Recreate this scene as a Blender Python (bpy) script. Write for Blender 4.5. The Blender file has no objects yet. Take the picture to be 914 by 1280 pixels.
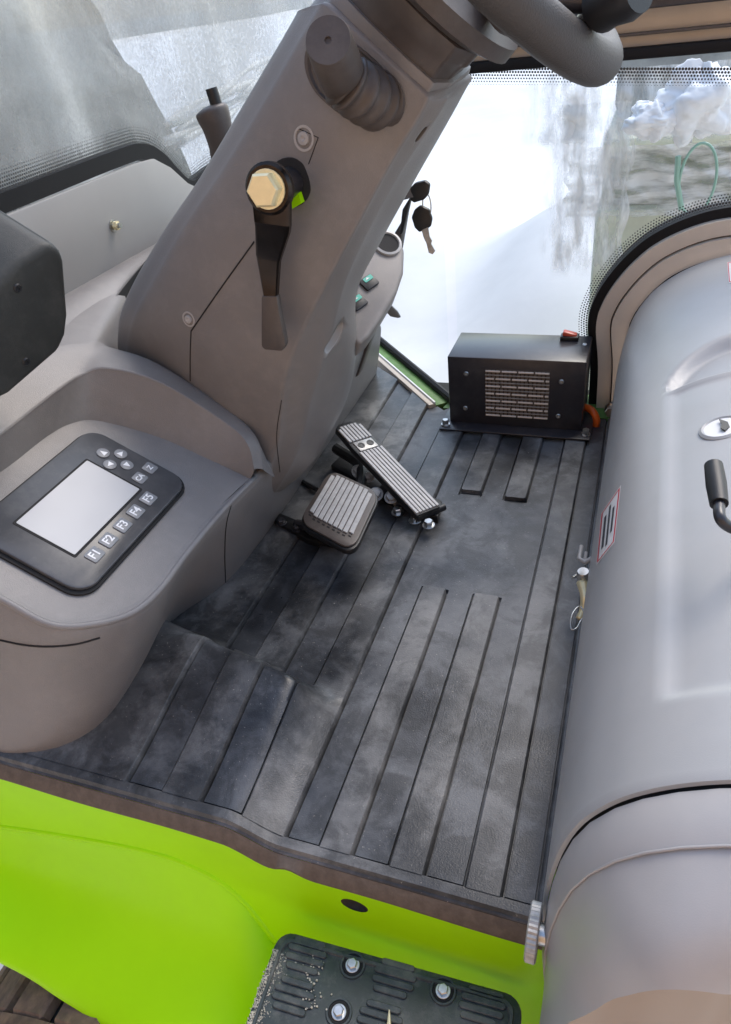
import bpy, bmesh, math, random
import numpy as np
from mathutils import Vector, Matrix
from mathutils.bvhtree import BVHTree
from mathutils import noise
random.seed(7)
R_ = math.radians
S = bpy.context.scene
COL = S.collection

# ------------------------------------------------------------------ camera
FPX, CX, CY = 904.0, 457.0, 640.0
_Y = np.array([389., -707., FPX]); _Y /= np.linalg.norm(_Y)
_X = np.array([2659., 307., -FPX]); _X /= np.linalg.norm(_X); _X -= _Y*_X.dot(_Y); _X /= np.linalg.norm(_X)
_Z = np.cross(_X, _Y)
RM = np.array([_X, _Y, _Z])
CAM = np.array([0., 0., 1.])
cd = bpy.data.cameras.new('camera'); cam = bpy.data.objects.new('camera', cd); COL.objects.link(cam)
cd.sensor_fit = 'VERTICAL'; cd.sensor_height = 24.0; cd.lens = FPX/1280*24.0
cd.clip_start = 0.02; cd.clip_end = 2000
m = Matrix.Identity(4)
for i in range(3):
    m[i][0] = RM[i][0]; m[i][1] = -RM[i][1]; m[i][2] = -RM[i][2]; m[i][3] = CAM[i]
cam.matrix_world = m
S.camera = cam
# ------------------------------------------------------------------ world, sun, exposure
SUN_EL, SUN_AZ = 52.0, 25.0          # azimuth measured from +Y towards +X
w = bpy.data.worlds.new('World'); S.world = w; w.use_nodes = True
nt = w.node_tree; bg = nt.nodes['Background']
sky = nt.nodes.new('ShaderNodeTexSky'); sky.sky_type = 'NISHITA'; sky.sun_disc = False
sky.sun_elevation = R_(SUN_EL); sky.sun_rotation = R_(SUN_AZ)
sky.air_density = 1.3; sky.dust_density = 1.8; sky.ozone_density = 1.0
nt.links.new(sky.outputs[0], bg.inputs[0]); bg.inputs[1].default_value = 0.12
sd = bpy.data.lights.new('sun', 'SUN'); sun = bpy.data.objects.new('sun', sd); COL.objects.link(sun)
sd.energy = 0.75; sd.angle = R_(28); sd.color = (1.0, 0.94, 0.87)
dv = Vector((math.sin(R_(SUN_AZ))*math.cos(R_(SUN_EL)), math.cos(R_(SUN_AZ))*math.cos(R_(SUN_EL)), math.sin(R_(SUN_EL))))
sun.rotation_euler = (-dv).to_track_quat('-Z', 'Y').to_euler()
S.view_settings.view_transform = 'Standard'; S.view_settings.look = 'None'
S.view_settings.gamma = 1.0; S.view_settings.exposure = 1.4
S.render.engine = 'CYCLES'

# ------------------------------------------------------------------ measuring helpers (rays of the survey camera onto real planes)
def ray(px, py):
    v = np.array([px-CX, py-CY, FPX]); return RM @ (v/np.linalg.norm(v))
def atz(px, py, z): r = ray(px, py); return CAM + r*((z-CAM[2])/r[2])
def aty(px, py, y): r = ray(px, py); return CAM + r*(y/r[1])
def atx(px, py, x): r = ray(px, py); return CAM + r*(x/r[0])
def pl(px, py, p0, n):
    r = ray(px, py); n = np.array(n, float); return CAM + r*((np.array(p0)-CAM).dot(n)/r.dot(n))
V = lambda *a: np.array(a, float)
def unit(v): v = np.array(v, float); return v/np.linalg.norm(v)

# ------------------------------------------------------------------ materials
def mat(name, col, rough=0.5, metal=0.0, spec=0.5, noise=0.0, nscale=40, bump=0.0, bscale=300, col2=None, coat=0.0, emis=None, rvar=0.0, streak=None, dust=0.0):
    mt = bpy.data.materials.new(name); mt.use_nodes = True
    n = mt.node_tree; b = n.nodes['Principled BSDF']
    b.inputs['Base Color'].default_value = (*col, 1); b.inputs['Roughness'].default_value = rough
    b.inputs['Metallic'].default_value = metal; b.inputs['Specular IOR Level'].default_value = spec
    b.inputs['Coat Weight'].default_value = coat; b.inputs['Coat Roughness'].default_value = 0.15
    tc = n.nodes.new('ShaderNodeTexCoord')
    src = tc.outputs['Object']
    if streak:
        mp = n.nodes.new('ShaderNodeMapping'); mp.inputs['Scale'].default_value = streak
        n.links.new(src, mp.inputs[0]); src = mp.outputs[0]
    if noise > 0 or col2 or rvar:
        t = n.nodes.new('ShaderNodeTexNoise'); t.inputs['Scale'].default_value = nscale; t.inputs['Detail'].default_value = 6
        t.inputs['Roughness'].default_value = 0.62
        n.links.new(src, t.inputs['Vector'])
        r = n.nodes.new('ShaderNodeValToRGB'); r.color_ramp.elements[0].position = 0.36; r.color_ramp.elements[1].position = 0.66
        c2 = col2 if col2 else tuple(c*(1-noise) for c in col)
        r.color_ramp.elements[0].color = (*c2, 1); r.color_ramp.elements[1].color = (*col, 1)
        n.links.new(t.outputs[0], r.inputs[0]); n.links.new(r.outputs[0], b.inputs['Base Color'])
        if rvar:
            mr = n.nodes.new('ShaderNodeMapRange'); mr.inputs[3].default_value = rough-rvar; mr.inputs[4].default_value = rough+rvar
            mr.inputs[1].default_value = 0.3; mr.inputs[2].default_value = 0.7
            n.links.new(t.outputs[0], mr.inputs[0]); n.links.new(mr.outputs[0], b.inputs['Roughness'])
    if dust > 0:
        dn_ = n.nodes.new('ShaderNodeTexNoise'); dn_.inputs['Scale'].default_value = 16; dn_.inputs['Detail'].default_value = 12; dn_.inputs['Roughness'].default_value = 0.75
        n.links.new(tc.outputs['Object'], dn_.inputs['Vector'])
        dr = n.nodes.new('ShaderNodeMapRange'); dr.inputs[1].default_value = 0.48; dr.inputs[2].default_value = 0.72; dr.inputs[3].default_value = 0; dr.inputs[4].default_value = dust
        n.links.new(dn_.outputs[0], dr.inputs[0])
        dm = n.nodes.new('ShaderNodeMixRGB'); dm.inputs[2].default_value = (0.45, 0.42, 0.38, 1); dm.inputs[1].default_value = (*col, 1)
        prev = b.inputs['Base Color'].links
        if prev: n.links.new(prev[0].from_socket, dm.inputs[1])
        n.links.new(dr.outputs[0], dm.inputs[0]); n.links.new(dm.outputs[0], b.inputs['Base Color'])
        da = n.nodes.new('ShaderNodeMath'); da.operation = 'MULTIPLY_ADD'; da.inputs[1].default_value = 0.5; da.inputs[2].default_value = rough
        n.links.new(dr.outputs[0], da.inputs[0]); n.links.new(da.outputs[0], b.inputs['Roughness'])
    if bump > 0:
        t2 = n.nodes.new('ShaderNodeTexNoise'); t2.inputs['Scale'].default_value = bscale; t2.inputs['Detail'].default_value = 3
        n.links.new(tc.outputs['Object'], t2.inputs['Vector'])
        bp = n.nodes.new('ShaderNodeBump'); bp.inputs['Strength'].default_value = bump; bp.inputs['Distance'].default_value = 0.002
        n.links.new(t2.outputs[0], bp.inputs['Height']); n.links.new(bp.outputs[0], b.inputs['Normal'])
    if emis:
        b.inputs['Emission Color'].default_value = (*emis[0], 1); b.inputs['Emission Strength'].default_value = emis[1]
    return mt

M = {}
M['plastic'] = mat('grey_moulded_plastic', (0.222, 0.206, 0.197), 0.40, dust=0.16, bump=0.35, bscale=650, noise=0.10, nscale=7, rvar=0.05)
M['hood'] = mat('skylit_grey_plastic', (0.42, 0.415, 0.405), 0.36, dust=0.16, bump=0.12, bscale=1000, noise=0.08, nscale=6, rvar=0.05)  # same moulded plastic, with skylight put into a paler colour
M['cowl'] = mat('grey_painted_cowl', (0.44, 0.42, 0.405), 0.33, dust=0.12, bump=0.05, bscale=800, noise=0.08, nscale=8, rvar=0.05)
M['boot'] = mat('dark_brown_grey_plastic', (0.085, 0.07, 0.062), 0.45, dust=0.08, bump=0.15, bscale=700, noise=0.12, nscale=20)
M['black'] = mat('black_plastic', (0.012, 0.012, 0.013), 0.42, bump=0.2, bscale=900)
M['blackgreen'] = mat('black_textured_plastic', (0.022, 0.024, 0.022), 0.5, dust=0.06, bump=0.35, bscale=1100)
M['blackmetal'] = mat('black_enamelled_steel', (0.026, 0.025, 0.03), 0.30, dust=0.05, bump=0.12, bscale=1400, coat=0.2)
M['bronze'] = mat('black_chromed_steel', (0.048, 0.038, 0.032), 0.24, metal=0.85, noise=0.3, nscale=30)
M['brass'] = mat('yellow_zinc_plating', (0.92, 0.82, 0.50), 0.3, metal=0.4, noise=0.08, nscale=60)
M['zinc'] = mat('zinc_plated_steel', (0.62, 0.62, 0.60), 0.30, metal=1.0, noise=0.25, nscale=120)
M['alu'] = mat('worn_grey_metal', (0.50, 0.49, 0.47), 0.42, metal=0.35, noise=0.35, nscale=90)
M['steelplate'] = mat('grey_painted_plate', (0.30, 0.29, 0.275), 0.45, bump=0.04, bscale=500, noise=0.06, nscale=5)
M['beige'] = mat('beige_frame_paint', (0.60, 0.52, 0.43), 0.45, noise=0.10, nscale=9, bump=0.03)
M['green'] = mat('lime_green_paint', (0.43, 0.92, 0.0), 0.42, spec=0.2, noise=0.05, nscale=5)
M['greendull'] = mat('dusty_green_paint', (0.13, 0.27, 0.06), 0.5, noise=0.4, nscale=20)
M['groove'] = mat('dark_gap', (0.012, 0.011, 0.011), 0.8)
M['seal'] = mat('black_rubber_seal', (0.008, 0.008, 0.009), 0.6, spec=0.25)
M['cabedge'] = mat('brown_rubber_edge', (0.14, 0.108, 0.085), 0.7, noise=0.3, nscale=70, bump=0.4, bscale=200)
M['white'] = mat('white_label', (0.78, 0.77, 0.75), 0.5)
M['red'] = mat('red_print', (0.62, 0.03, 0.05), 0.5)
M['ink'] = mat('dark_print', (0.05, 0.05, 0.06), 0.6)
M['redswitch'] = mat('red_switch', (0.55, 0.07, 0.035), 0.3)
M['orange'] = mat('orange_cable', (0.75, 0.13, 0.015), 0.4)
M['teal'] = mat('teal_print', (0.05, 0.42, 0.33), 0.4)
M['panel'] = mat('dark_grey_membrane', (0.06, 0.061, 0.066), 0.28, dust=0.10, noise=0.08, nscale=12)
M['button'] = mat('grey_button', (0.22, 0.225, 0.235), 0.4)
M['icon'] = mat('white_icon', (0.75, 0.75, 0.76), 0.4)
M['screen'] = mat('screen_sky_sheen', (0.40, 0.405, 0.42), 0.38, dust=0.1)  # sky reflection put into a pale grey base colour
M['snow'] = mat('snow', (0.68, 0.685, 0.69), 0.8, noise=0.10, nscale=1.1, bump=0.6, bscale=9)
M['tread'] = mat('muddy_tyre_rubber', (0.26, 0.165, 0.11), 0.8, col2=(0.12, 0.08, 0.06), nscale=28, bump=0.6, bscale=110)
M['grip'] = mat('foam_grip_rubber', (0.060, 0.056, 0.053), 0.55, bump=0.5, bscale=500)
M['step'] = mat('slate_step_plastic', (0.048, 0.062, 0.066), 0.5, dust=0.3, noise=0.35, nscale=25, bump=0.2, bscale=500)
M['sand'] = mat('dry_sand', (0.62, 0.57, 0.48), 0.9, noise=0.4, nscale=200)
M['cap'] = mat('grey_rubber_cap', (0.17, 0.18, 0.18), 0.5)
M['wall'] = mat('distant_wall', (0.17, 0.172, 0.158), 0.9, col2=(0.035, 0.038, 0.032), nscale=3.5, bump=0.4, bscale=15)
M['reflectwall'] = mat('tan_reflector', (0.66, 0.42, 0.25), 0.9, noise=0.2, nscale=3)  # tan of the unseen wall added to bounce warm light
M['machine'] = mat('pale_green_machine_paint', (0.72, 0.75, 0.60), 0.6, noise=0.25, nscale=4)
M['machinedark'] = mat('dark_glass_green', (0.36, 0.40, 0.31), 0.35, noise=0.4, nscale=9)  # the window band's own dark olive green
M['machinegrey'] = mat('grey_machine_cab', (0.42, 0.43, 0.42), 0.6, noise=0.5, nscale=5)
M['foam'] = mat('fresh_snow_lump', (0.90, 0.91, 0.92), 0.8, bump=0.5, bscale=25)
M['treeline'] = mat('frosted_trees', (0.34, 0.35, 0.35), 0.9, noise=0.3, nscale=.3)
M['under'] = mat('cowl_underside_shade', (0.33, 0.26, 0.19), 0.5)  # darker tan copy of the cowl, underside shade put into the colour
M['hose'] = mat('green_plastic_hose', (0.30, 0.50, 0.40), 0.3)
M['slotgrey'] = mat('light_grey_inner', (0.36, 0.36, 0.355), 0.5)

# the mat: rubber with dust smears and pale scuffs
def mat_rubber(name, base, dust, lo, hi, sc):
    mt = bpy.data.materials.new(name); mt.use_nodes = True
    n = mt.node_tree; L = n.links; b = n.nodes['Principled BSDF']
    tc = n.nodes.new('ShaderNodeTexCoord')
    a = n.nodes.new('ShaderNodeTexNoise'); a.inputs['Scale'].default_value = sc; a.inputs['Detail'].default_value = 8; a.inputs['Roughness'].default_value = 0.6
    a.inputs['Distortion'].default_value = 0.25
    L.new(tc.outputs['Object'], a.inputs['Vector'])
    r = n.nodes.new('ShaderNodeValToRGB'); e = r.color_ramp.elements
    e[0].position = lo; e[0].color = (*base, 1); e[1].position = hi; e[1].color = (*dust, 1)
    L.new(a.outputs[0], r.inputs[0])
    # fine scratches along Y
    mp = n.nodes.new('ShaderNodeMapping'); mp.inputs['Scale'].default_value = (26, 17, 26); mp.inputs['Rotation'].default_value = (0, 0, 0.9)
    L.new(tc.outputs['Object'], mp.inputs[0])
    s = n.nodes.new('ShaderNodeTexNoise'); s.inputs['Scale'].default_value = 1.4; s.inputs['Detail'].default_value = 9; s.inputs['Roughness'].default_value = 0.7
    L.new(mp.outputs[0], s.inputs['Vector'])
    r2 = n.nodes.new('ShaderNodeValToRGB'); r2.color_ramp.elements[0].position = 0.56; r2.color_ramp.elements[1].position = 0.74
    r2.color_ramp.elements[0].color = (0, 0, 0, 1); r2.color_ramp.elements[1].color = (0.30, 0.30, 0.30, 1)
    L.new(s.outputs[0], r2.inputs[0])
    mx = n.nodes.new('ShaderNodeMixRGB'); mx.inputs[2].default_value = (*[min(1, c*1.5) for c in dust], 1)
    L.new(r2.outputs[0], mx.inputs[0]); L.new(r.outputs[0], mx.inputs[1])
    # pale specks of sand
    sp = n.nodes.new('ShaderNodeTexNoise'); sp.inputs['Scale'].default_value = 260; sp.inputs['Detail'].default_value = 2
    L.new(tc.outputs['Object'], sp.inputs['Vector'])
    r3 = n.nodes.new('ShaderNodeValToRGB'); r3.color_ramp.elements[0].position = 0.70; r3.color_ramp.elements[1].position = 0.76
    L.new(sp.outputs[0], r3.inputs[0])
    mx2 = n.nodes.new('ShaderNodeMixRGB'); mx2.inputs[2].default_value = (0.3, 0.28, 0.25, 1)
    L.new(r3.outputs[0], mx2.inputs[0]); L.new(mx.outputs[0], mx2.inputs[1])
    k = n.nodes.new('ShaderNodeTexNoise'); k.inputs['Scale'].default_value = 13; k.inputs['Detail'].default_value = 10; k.inputs['Roughness'].default_value = 0.7; k.inputs['Distortion'].default_value = 0.4
    L.new(tc.outputs['Object'], k.inputs['Vector'])
    r4 = n.nodes.new('ShaderNodeValToRGB'); r4.color_ramp.elements[0].position = 0.44; r4.color_ramp.elements[1].position = 0.56
    r4.color_ramp.elements[0].color = (0.5, 0.5, 0.5, 1); r4.color_ramp.elements[1].color = (1, 1, 1, 1); L.new(k.outputs[0], r4.inputs[0])
    mx3 = n.nodes.new('ShaderNodeMixRGB'); mx3.blend_type = 'MULTIPLY'; mx3.inputs[0].default_value = 1.0
    L.new(mx2.outputs[0], mx3.inputs[1]); L.new(r4.outputs[0], mx3.inputs[2]); L.new(mx3.outputs[0], b.inputs['Base Color'])
    mr = n.nodes.new('ShaderNodeMapRange'); mr.inputs[1].default_value = 0.3; mr.inputs[2].default_value = 0.7
    mr.inputs[3].default_value = 0.26; mr.inputs[4].default_value = 0.50
    L.new(a.outputs[0], mr.inputs[0]); L.new(mr.outputs[0], b.inputs['Roughness'])
    t2 = n.nodes.new('ShaderNodeTexNoise'); t2.inputs['Scale'].default_value = 420; t2.inputs['Detail'].default_value = 3
    L.new(tc.outputs['Object'], t2.inputs['Vector'])
    bp = n.nodes.new('ShaderNodeBump'); bp.inputs['Strength'].default_value = 0.25; bp.inputs['Distance'].default_value = 0.002
    L.new(t2.outputs[0], bp.inputs['Height']); L.new(bp.outputs[0], b.inputs['Normal'])
    return mt
M['mat'] = mat_rubber('black_rubber_with_dust', (0.027, 0.030, 0.036), (0.132, 0.137, 0.145), 0.38, 0.66, 5.5)
M['rib'] = mat_rubber('black_rubber_with_dust_on_ribs', (0.029, 0.032, 0.037), (0.180, 0.179, 0.177), 0.37, 0.66, 5.5)

def mat_glass():
    mt = bpy.data.materials.new('clear_glass'); mt.use_nodes = True; n = mt.node_tree; n.nodes.clear()
    o = n.nodes.new('ShaderNodeOutputMaterial'); t = n.nodes.new('ShaderNodeBsdfTransparent'); g = n.nodes.new('ShaderNodeBsdfGlossy')
    t.inputs[0].default_value = (0.95, 0.97, 0.96, 1); g.inputs['Roughness'].default_value = 0.03
    mx = n.nodes.new('ShaderNodeMixShader'); fr = n.nodes.new('ShaderNodeFresnel'); fr.inputs[0].default_value = 1.3
    mm = n.nodes.new('ShaderNodeMath'); mm.operation = 'MULTIPLY'; mm.inputs[1].default_value = 0.06; n.links.new(fr.outputs[0], mm.inputs[0]); n.links.new(mm.outputs[0], mx.inputs[0]); n.links.new(t.outputs[0], mx.inputs[1]); n.links.new(g.outputs[0], mx.inputs[2])
    n.links.new(mx.outputs[0], o.inputs[0]); return mt
M['glass'] = mat_glass()
def mat_dirty():
    mt = mat_glass(); mt.name = 'dirty_glass'; n = mt.node_tree; L = n.links; o = n.nodes['Material Output']; src = o.inputs[0].links[0].from_socket
    d = n.nodes.new('ShaderNodeBsdfDiffuse'); d.inputs[0].default_value = (0.36, 0.36, 0.34, 1)
    tc = n.nodes.new('ShaderNodeTexCoord'); a = n.nodes.new('ShaderNodeTexNoise'); a.inputs['Scale'].default_value = 2.2; a.inputs['Detail'].default_value = 4
    b = n.nodes.new('ShaderNodeTexNoise'); b.inputs['Scale'].default_value = 90; b.inputs['Detail'].default_value = 6; b.inputs['Roughness'].default_value = 0.8
    L.new(tc.outputs['Object'], a.inputs['Vector']); L.new(tc.outputs['Object'], b.inputs['Vector'])
    m1 = n.nodes.new('ShaderNodeMath'); m1.operation = 'MULTIPLY'; L.new(a.outputs[0], m1.inputs[0]); L.new(b.outputs[0], m1.inputs[1])
    mr = n.nodes.new('ShaderNodeMapRange'); mr.inputs[1].default_value = 0.16; mr.inputs[2].default_value = 0.36; mr.inputs[3].default_value = 0.02; mr.inputs[4].default_value = 0.70
    L.new(m1.outputs[0], mr.inputs[0]); mx = n.nodes.new('ShaderNodeMixShader'); L.new(mr.outputs[0], mx.inputs[0]); L.new(src, mx.inputs[1]); L.new(d.outputs[0], mx.inputs[2])
    L.new(mx.outputs[0], o.inputs[0]); return mt
M['dirtyglass'] = mat_dirty()
M['slat'] = mat('bright_tinned_fin', (0.80, 0.70, 0.60), 0.4, metal=0.2)
M['pad'] = mat('worn_grey_rubber_pad', (0.46, 0.45, 0.44), 0.45, noise=0.2, nscale=60, bump=0.1)
def mat_frit():      # printed dot border, dots laid out on the strip's own UV
    mt = bpy.data.materials.new('frit_dots'); mt.use_nodes = True; n = mt.node_tree; L = n.links; b = n.nodes['Principled BSDF']
    b.inputs['Base Color'].default_value = (0.03, 0.03, 0.03, 1)
    uv = n.nodes.new('ShaderNodeUVMap')
    def mth(op, a, bb=None):
        k = n.nodes.new('ShaderNodeMath'); k.operation = op
        if isinstance(a, float): k.inputs[0].default_value = a
        else: L.new(a, k.inputs[0])
        if bb is not None:
            if isinstance(bb, float): k.inputs[1].default_value = bb
            else: L.new(bb, k.inputs[1])
        return k.outputs[0]
    sx = n.nodes.new('ShaderNodeSeparateXYZ'); L.new(uv.outputs[0], sx.inputs[0])
    row = mth('FLOOR', sx.outputs[1]); off = mth('MULTIPLY', row, 0.5)
    fx = mth('SUBTRACT', mth('FRACT', mth('ADD', sx.outputs[0], off)), 0.5); fy = mth('SUBTRACT', mth('FRACT', sx.outputs[1]), 0.5)
    d = mth('SQRT', mth('ADD', mth('MULTIPLY', fx, fx), mth('MULTIPLY', fy, fy)))
    rad = mth('SUBTRACT', 0.44, mth('MULTIPLY', row, 0.05))
    L.new(mth('LESS_THAN', d, rad), b.inputs['Alpha']); return mt
M['frit'] = mat_frit()
def mat_film(name, streak, lo, hi, op, fade=False):
    mt = bpy.data.materials.new(name); mt.use_nodes = True; n = mt.node_tree; L = n.links; b = n.nodes['Principled BSDF']
    b.inputs['Base Color'].default_value = (0.78, 0.79, 0.78, 1); b.inputs['Roughness'].default_value = 0.4
    b.inputs['Specular IOR Level'].default_value = 0.25
    tc = n.nodes.new('ShaderNodeTexCoord'); mp = n.nodes.new('ShaderNodeMapping'); mp.inputs['Scale'].default_value = streak
    mp.inputs['Rotation'].default_value = (0.25, 0.1, 0.15)
    L.new(tc.outputs['Object'], mp.inputs[0])
    t = n.nodes.new('ShaderNodeTexNoise'); t.inputs['Scale'].default_value = 1.0; t.inputs['Detail'].default_value = 9; t.inputs['Roughness'].default_value = 0.6; t.inputs['Distortion'].default_value = 0.15
    L.new(mp.outputs[0], t.inputs['Vector'])
    mr = n.nodes.new('ShaderNodeMapRange'); mr.inputs[1].default_value = lo; mr.inputs[2].default_value = hi
    mr.inputs[3].default_value = 0.06; mr.inputs[4].default_value = op
    L.new(t.outputs[0], mr.inputs[0]); L.new(mr.outputs[0], b.inputs['Alpha'])
    if fade:
        uvn = n.nodes.new('ShaderNodeUVMap'); sx = n.nodes.new('ShaderNodeSeparateXYZ'); L.new(uvn.outputs[0], sx.inputs[0])
        f1 = n.nodes.new('ShaderNodeMapRange'); f1.interpolation_type = 'SMOOTHSTEP'; f1.inputs[1].default_value = 0.0; f1.inputs[2].default_value = 0.22; L.new(sx.outputs[0], f1.inputs[0])
        f2 = n.nodes.new('ShaderNodeMapRange'); f2.interpolation_type = 'SMOOTHSTEP'; f2.inputs[1].default_value = 0.0; f2.inputs[2].default_value = 0.15; L.new(sx.outputs[1], f2.inputs[0])
        q1 = n.nodes.new('ShaderNodeMath'); q1.operation = 'MULTIPLY'; L.new(f1.outputs[0], q1.inputs[0]); L.new(f2.outputs[0], q1.inputs[1])
        q2 = n.nodes.new('ShaderNodeMath'); q2.operation = 'MULTIPLY'; L.new(q1.outputs[0], q2.inputs[0]); L.new(mr.outputs[0], q2.inputs[1]); L.new(q2.outputs[0], b.inputs['Alpha'])
    bp = n.nodes.new('ShaderNodeBump'); bp.inputs['Strength'].default_value = 0.15; bp.inputs['Distance'].default_value = 0.01
    L.new(t.outputs[0], bp.inputs['Height']); L.new(bp.outputs[0], b.inputs['Normal'])
    return mt
M['film'] = mat_film('wrinkled_clear_film', (2.2, 2.4, 1.3), 0.32, 0.68, 0.64)
M['film3'] = mat_film('loose_wrap_film', (16.0, 5.0, 4.0), 0.38, 0.60, 0.85, True)
M['film2'] = mat_film('stretch_wrap_film', (5.0, 3.0, 24.0), 0.36, 0.60, 0.9)

# ------------------------------------------------------------------ mesh helpers
class MB:
    def __init__(s): s.v = []; s.f = []; s.uv = None
    def add(s, vs, fs):
        o = len(s.v); s.v += [tuple(map(float, p)) for p in vs]; s.f += [tuple(i+o for i in f) for f in fs]; return s
    def grid(s, G, closed_u=False, closed_v=False, flip=False):
        G = np.asarray(G); a, b = G.shape[:2]; vs = G.reshape(-1, 3); fs = []
        for i in range(a if closed_u else a-1):
            for j in range(b if closed_v else b-1):
                q = (i*b+j, i*b+(j+1) % b, ((i+1) % a)*b+(j+1) % b, ((i+1) % a)*b+j)
                fs.append(q[::-1] if flip else q)
        return s.add(vs, fs)
    def box(s, c, size, ax=None, bev=0.0, seg=2):
        bm = bmesh.new(); bmesh.ops.create_cube(bm, size=1.0)
        bmesh.ops.scale(bm, vec=size, verts=bm.verts)
        if bev: bmesh.ops.bevel(bm, geom=bm.edges[:], offset=bev, segments=seg, profile=0.5, affect='EDGES')
        A = np.array(ax, float) if ax is not None else np.eye(3)
        bm.verts.index_update()
        vs = [np.array(c)+A[0]*p.co.x+A[1]*p.co.y+A[2]*p.co.z for p in bm.verts]
        fs = [[q.index for q in f.verts] for f in bm.faces]; bm.free(); return s.add(vs, fs)
    def prism(s, pts, ext, bev=0.0, seg=2):
        pts = [np.array(p, float) for p in pts]; ext = np.array(ext, float)
        bm = bmesh.new(); a = [bm.verts.new(p) for p in pts]; b = [bm.verts.new(p+ext) for p in pts]; n = len(pts)
        bm.faces.new(a); bm.faces.new(b[::-1])
        for i in range(n): bm.faces.new((a[i], b[i], b[(i+1) % n], a[(i+1) % n]))
        bmesh.ops.recalc_face_normals(bm, faces=bm.faces)
        if bev: bmesh.ops.bevel(bm, geom=[e for e in bm.edges if e.calc_face_angle(0) > 0.35], offset=bev, segments=seg, profile=0.5, affect='EDGES')
        bm.verts.index_update(); vs = [v.co[:] for v in bm.verts]; fs = [[q.index for q in f.verts] for f in bm.faces]; bm.free()
        return s.add(vs, fs)
    def tube(s, path, r, seg=12, caps=True, closed=False):
        P = [np.array(p, float) for p in path]; n = len(P); rr = r if hasattr(r, '__len__') else [r]*n
        T = [unit(P[(i+1) % n]-P[i-1]) if closed or 0 < i < n-1 else unit(P[1]-P[0] if i == 0 else P[-1]-P[-2]) for i in range(n)]
        up = np.array([0, 0, 1.]) if abs(T[0][2]) < 0.9 else np.array([1., 0, 0]); N = unit(np.cross(T[0], up)); rings = []
        for i in range(n):
            N = unit(N-T[i]*N.dot(T[i])); B = np.cross(T[i], N)
            rings.append([P[i]+rr[i]*(N*math.cos(t)+B*math.sin(t)) for t in [2*math.pi*k/seg for k in range(seg)]])
        o = len(s.v); s.grid(rings, closed_u=closed, closed_v=True)
        if caps and not closed:
            s.f.append(tuple(o+k for k in range(seg))[::-1]); s.f.append(tuple(o+(n-1)*seg+k for k in range(seg)))
        return s
    def lathe(s, c, axis, prof, seg=24):     # prof: (radius, height along axis)
        a = unit(axis); return s.tube2(np.array(c, float), a, prof, seg)
    def tube2(s, c, a, prof, seg):
        up = np.array([0, 0, 1.]) if abs(a[2]) < 0.9 else np.array([1., 0, 0]); N = unit(np.cross(a, up)); B = np.cross(a, N)
        rings = [[c+a*h+max(r, 1e-5)*(N*math.cos(t)+B*math.sin(t)) for t in [2*math.pi*k/seg for k in range(seg)]] for r, h in prof]
        o = len(s.v); s.grid(rings, closed_v=True, flip=False); n = len(prof)
        s.f.append(tuple(o+k for k in range(seg))[::-1]); s.f.append(tuple(o+(n-1)*seg+k for k in range(seg)))
        return s
    def build(s, name, material, parent=None, smooth=35, uvs=None, recalc=True):
        me = bpy.data.meshes.new(name); me.from_pydata(s.v, [], s.f)
        if recalc:
            bm = bmesh.new(); bm.from_mesh(me); bmesh.ops.recalc_face_normals(bm, faces=bm.faces); bm.to_mesh(me); bm.free()
        if uvs is not None:
            ul = me.uv_layers.new(name='UVMap')
            for lp in me.loops: ul.data[lp.index].uv = uvs[lp.vertex_index]
        me.materials.append(M[material] if isinstance(material, str) else material)
        if smooth:
            me.polygons.foreach_set('use_smooth', [True]*len(me.polygons))
            if smooth < 180: me.set_sharp_from_angle(angle=R_(smooth))
        me.update()
        o = bpy.data.objects.new(name, me); COL.objects.link(o)
        if parent: o.parent = parent
        return o

def tag(o, label=None, cat=None, group=None, kind=None):
    if label: o['label'] = label
    if cat: o['category'] = cat
    if group: o['group'] = group
    if kind: o['kind'] = kind
    return o
def thing(name, label, cat, group=None):
    e = bpy.data.objects.new(name, None); e.empty_display_size = 0.05; COL.objects.link(e); return tag(e, label, cat, group)
def base(e):      # move an Empty to the base of its parts without moving them
    bpy.context.view_layer.update()
    pts = [c.matrix_world @ Vector(b) for c in e.children if c.type == 'MESH' for b in c.bound_box]
    if not pts: return
    c = Vector((sum(p.x for p in pts)/len(pts), sum(p.y for p in pts)/len(pts), min(p.z for p in pts)))
    e.location = c
    for ch in e.children:
        if ch.type == 'MESH' and ch.data.users == 1 and not ch.get('placed'):
            ch.data.transform(Matrix.Translation(-c))
            for g in ch.children: shift(g, -c)
        else: ch.location = ch.location - c
def shift(o, d):
    if o.data.users == 1 and not o.get('placed'): o.data.transform(Matrix.Translation(d))
    else: o.location = o.location + d
def cr(P, k):      # Catmull-Rom through the points, k steps per span
    P = [np.array(p, float) for p in P]; Q = [2*P[0]-P[1]]+P+[2*P[-1]-P[-2]]; out = []
    for i in range(1, len(Q)-2):
        for j in range(k):
            t = j/k; a, b, c, d = Q[i-1:i+3]
            out.append(0.5*((2*b)+(c-a)*t+(2*a-5*b+4*c-d)*t*t+(3*b-a-3*c+d)*t**3))
    out.append(P[-1]); return out
def cr_closed(P, k):
    n = len(P); P = [np.array(p, float) for p in P]; out = []
    for i in range(n):
        a, b, c, d = P[i-1], P[i], P[(i+1) % n], P[(i+2) % n]
        for j in range(k):
            t = j/k; out.append(0.5*((2*b)+(c-a)*t+(2*a-5*b+4*c-d)*t*t+(3*b-a-3*c+d)*t**3))
    return out
def patch(rows, ku, kv, closed_v=False):
    dense = [cr_closed(r, kv) if closed_v else cr(r, kv) for r in rows]
    cols = list(zip(*dense)); out = [cr(list(c), ku) for c in cols]
    return np.array(out).transpose(1, 0, 2)
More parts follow.
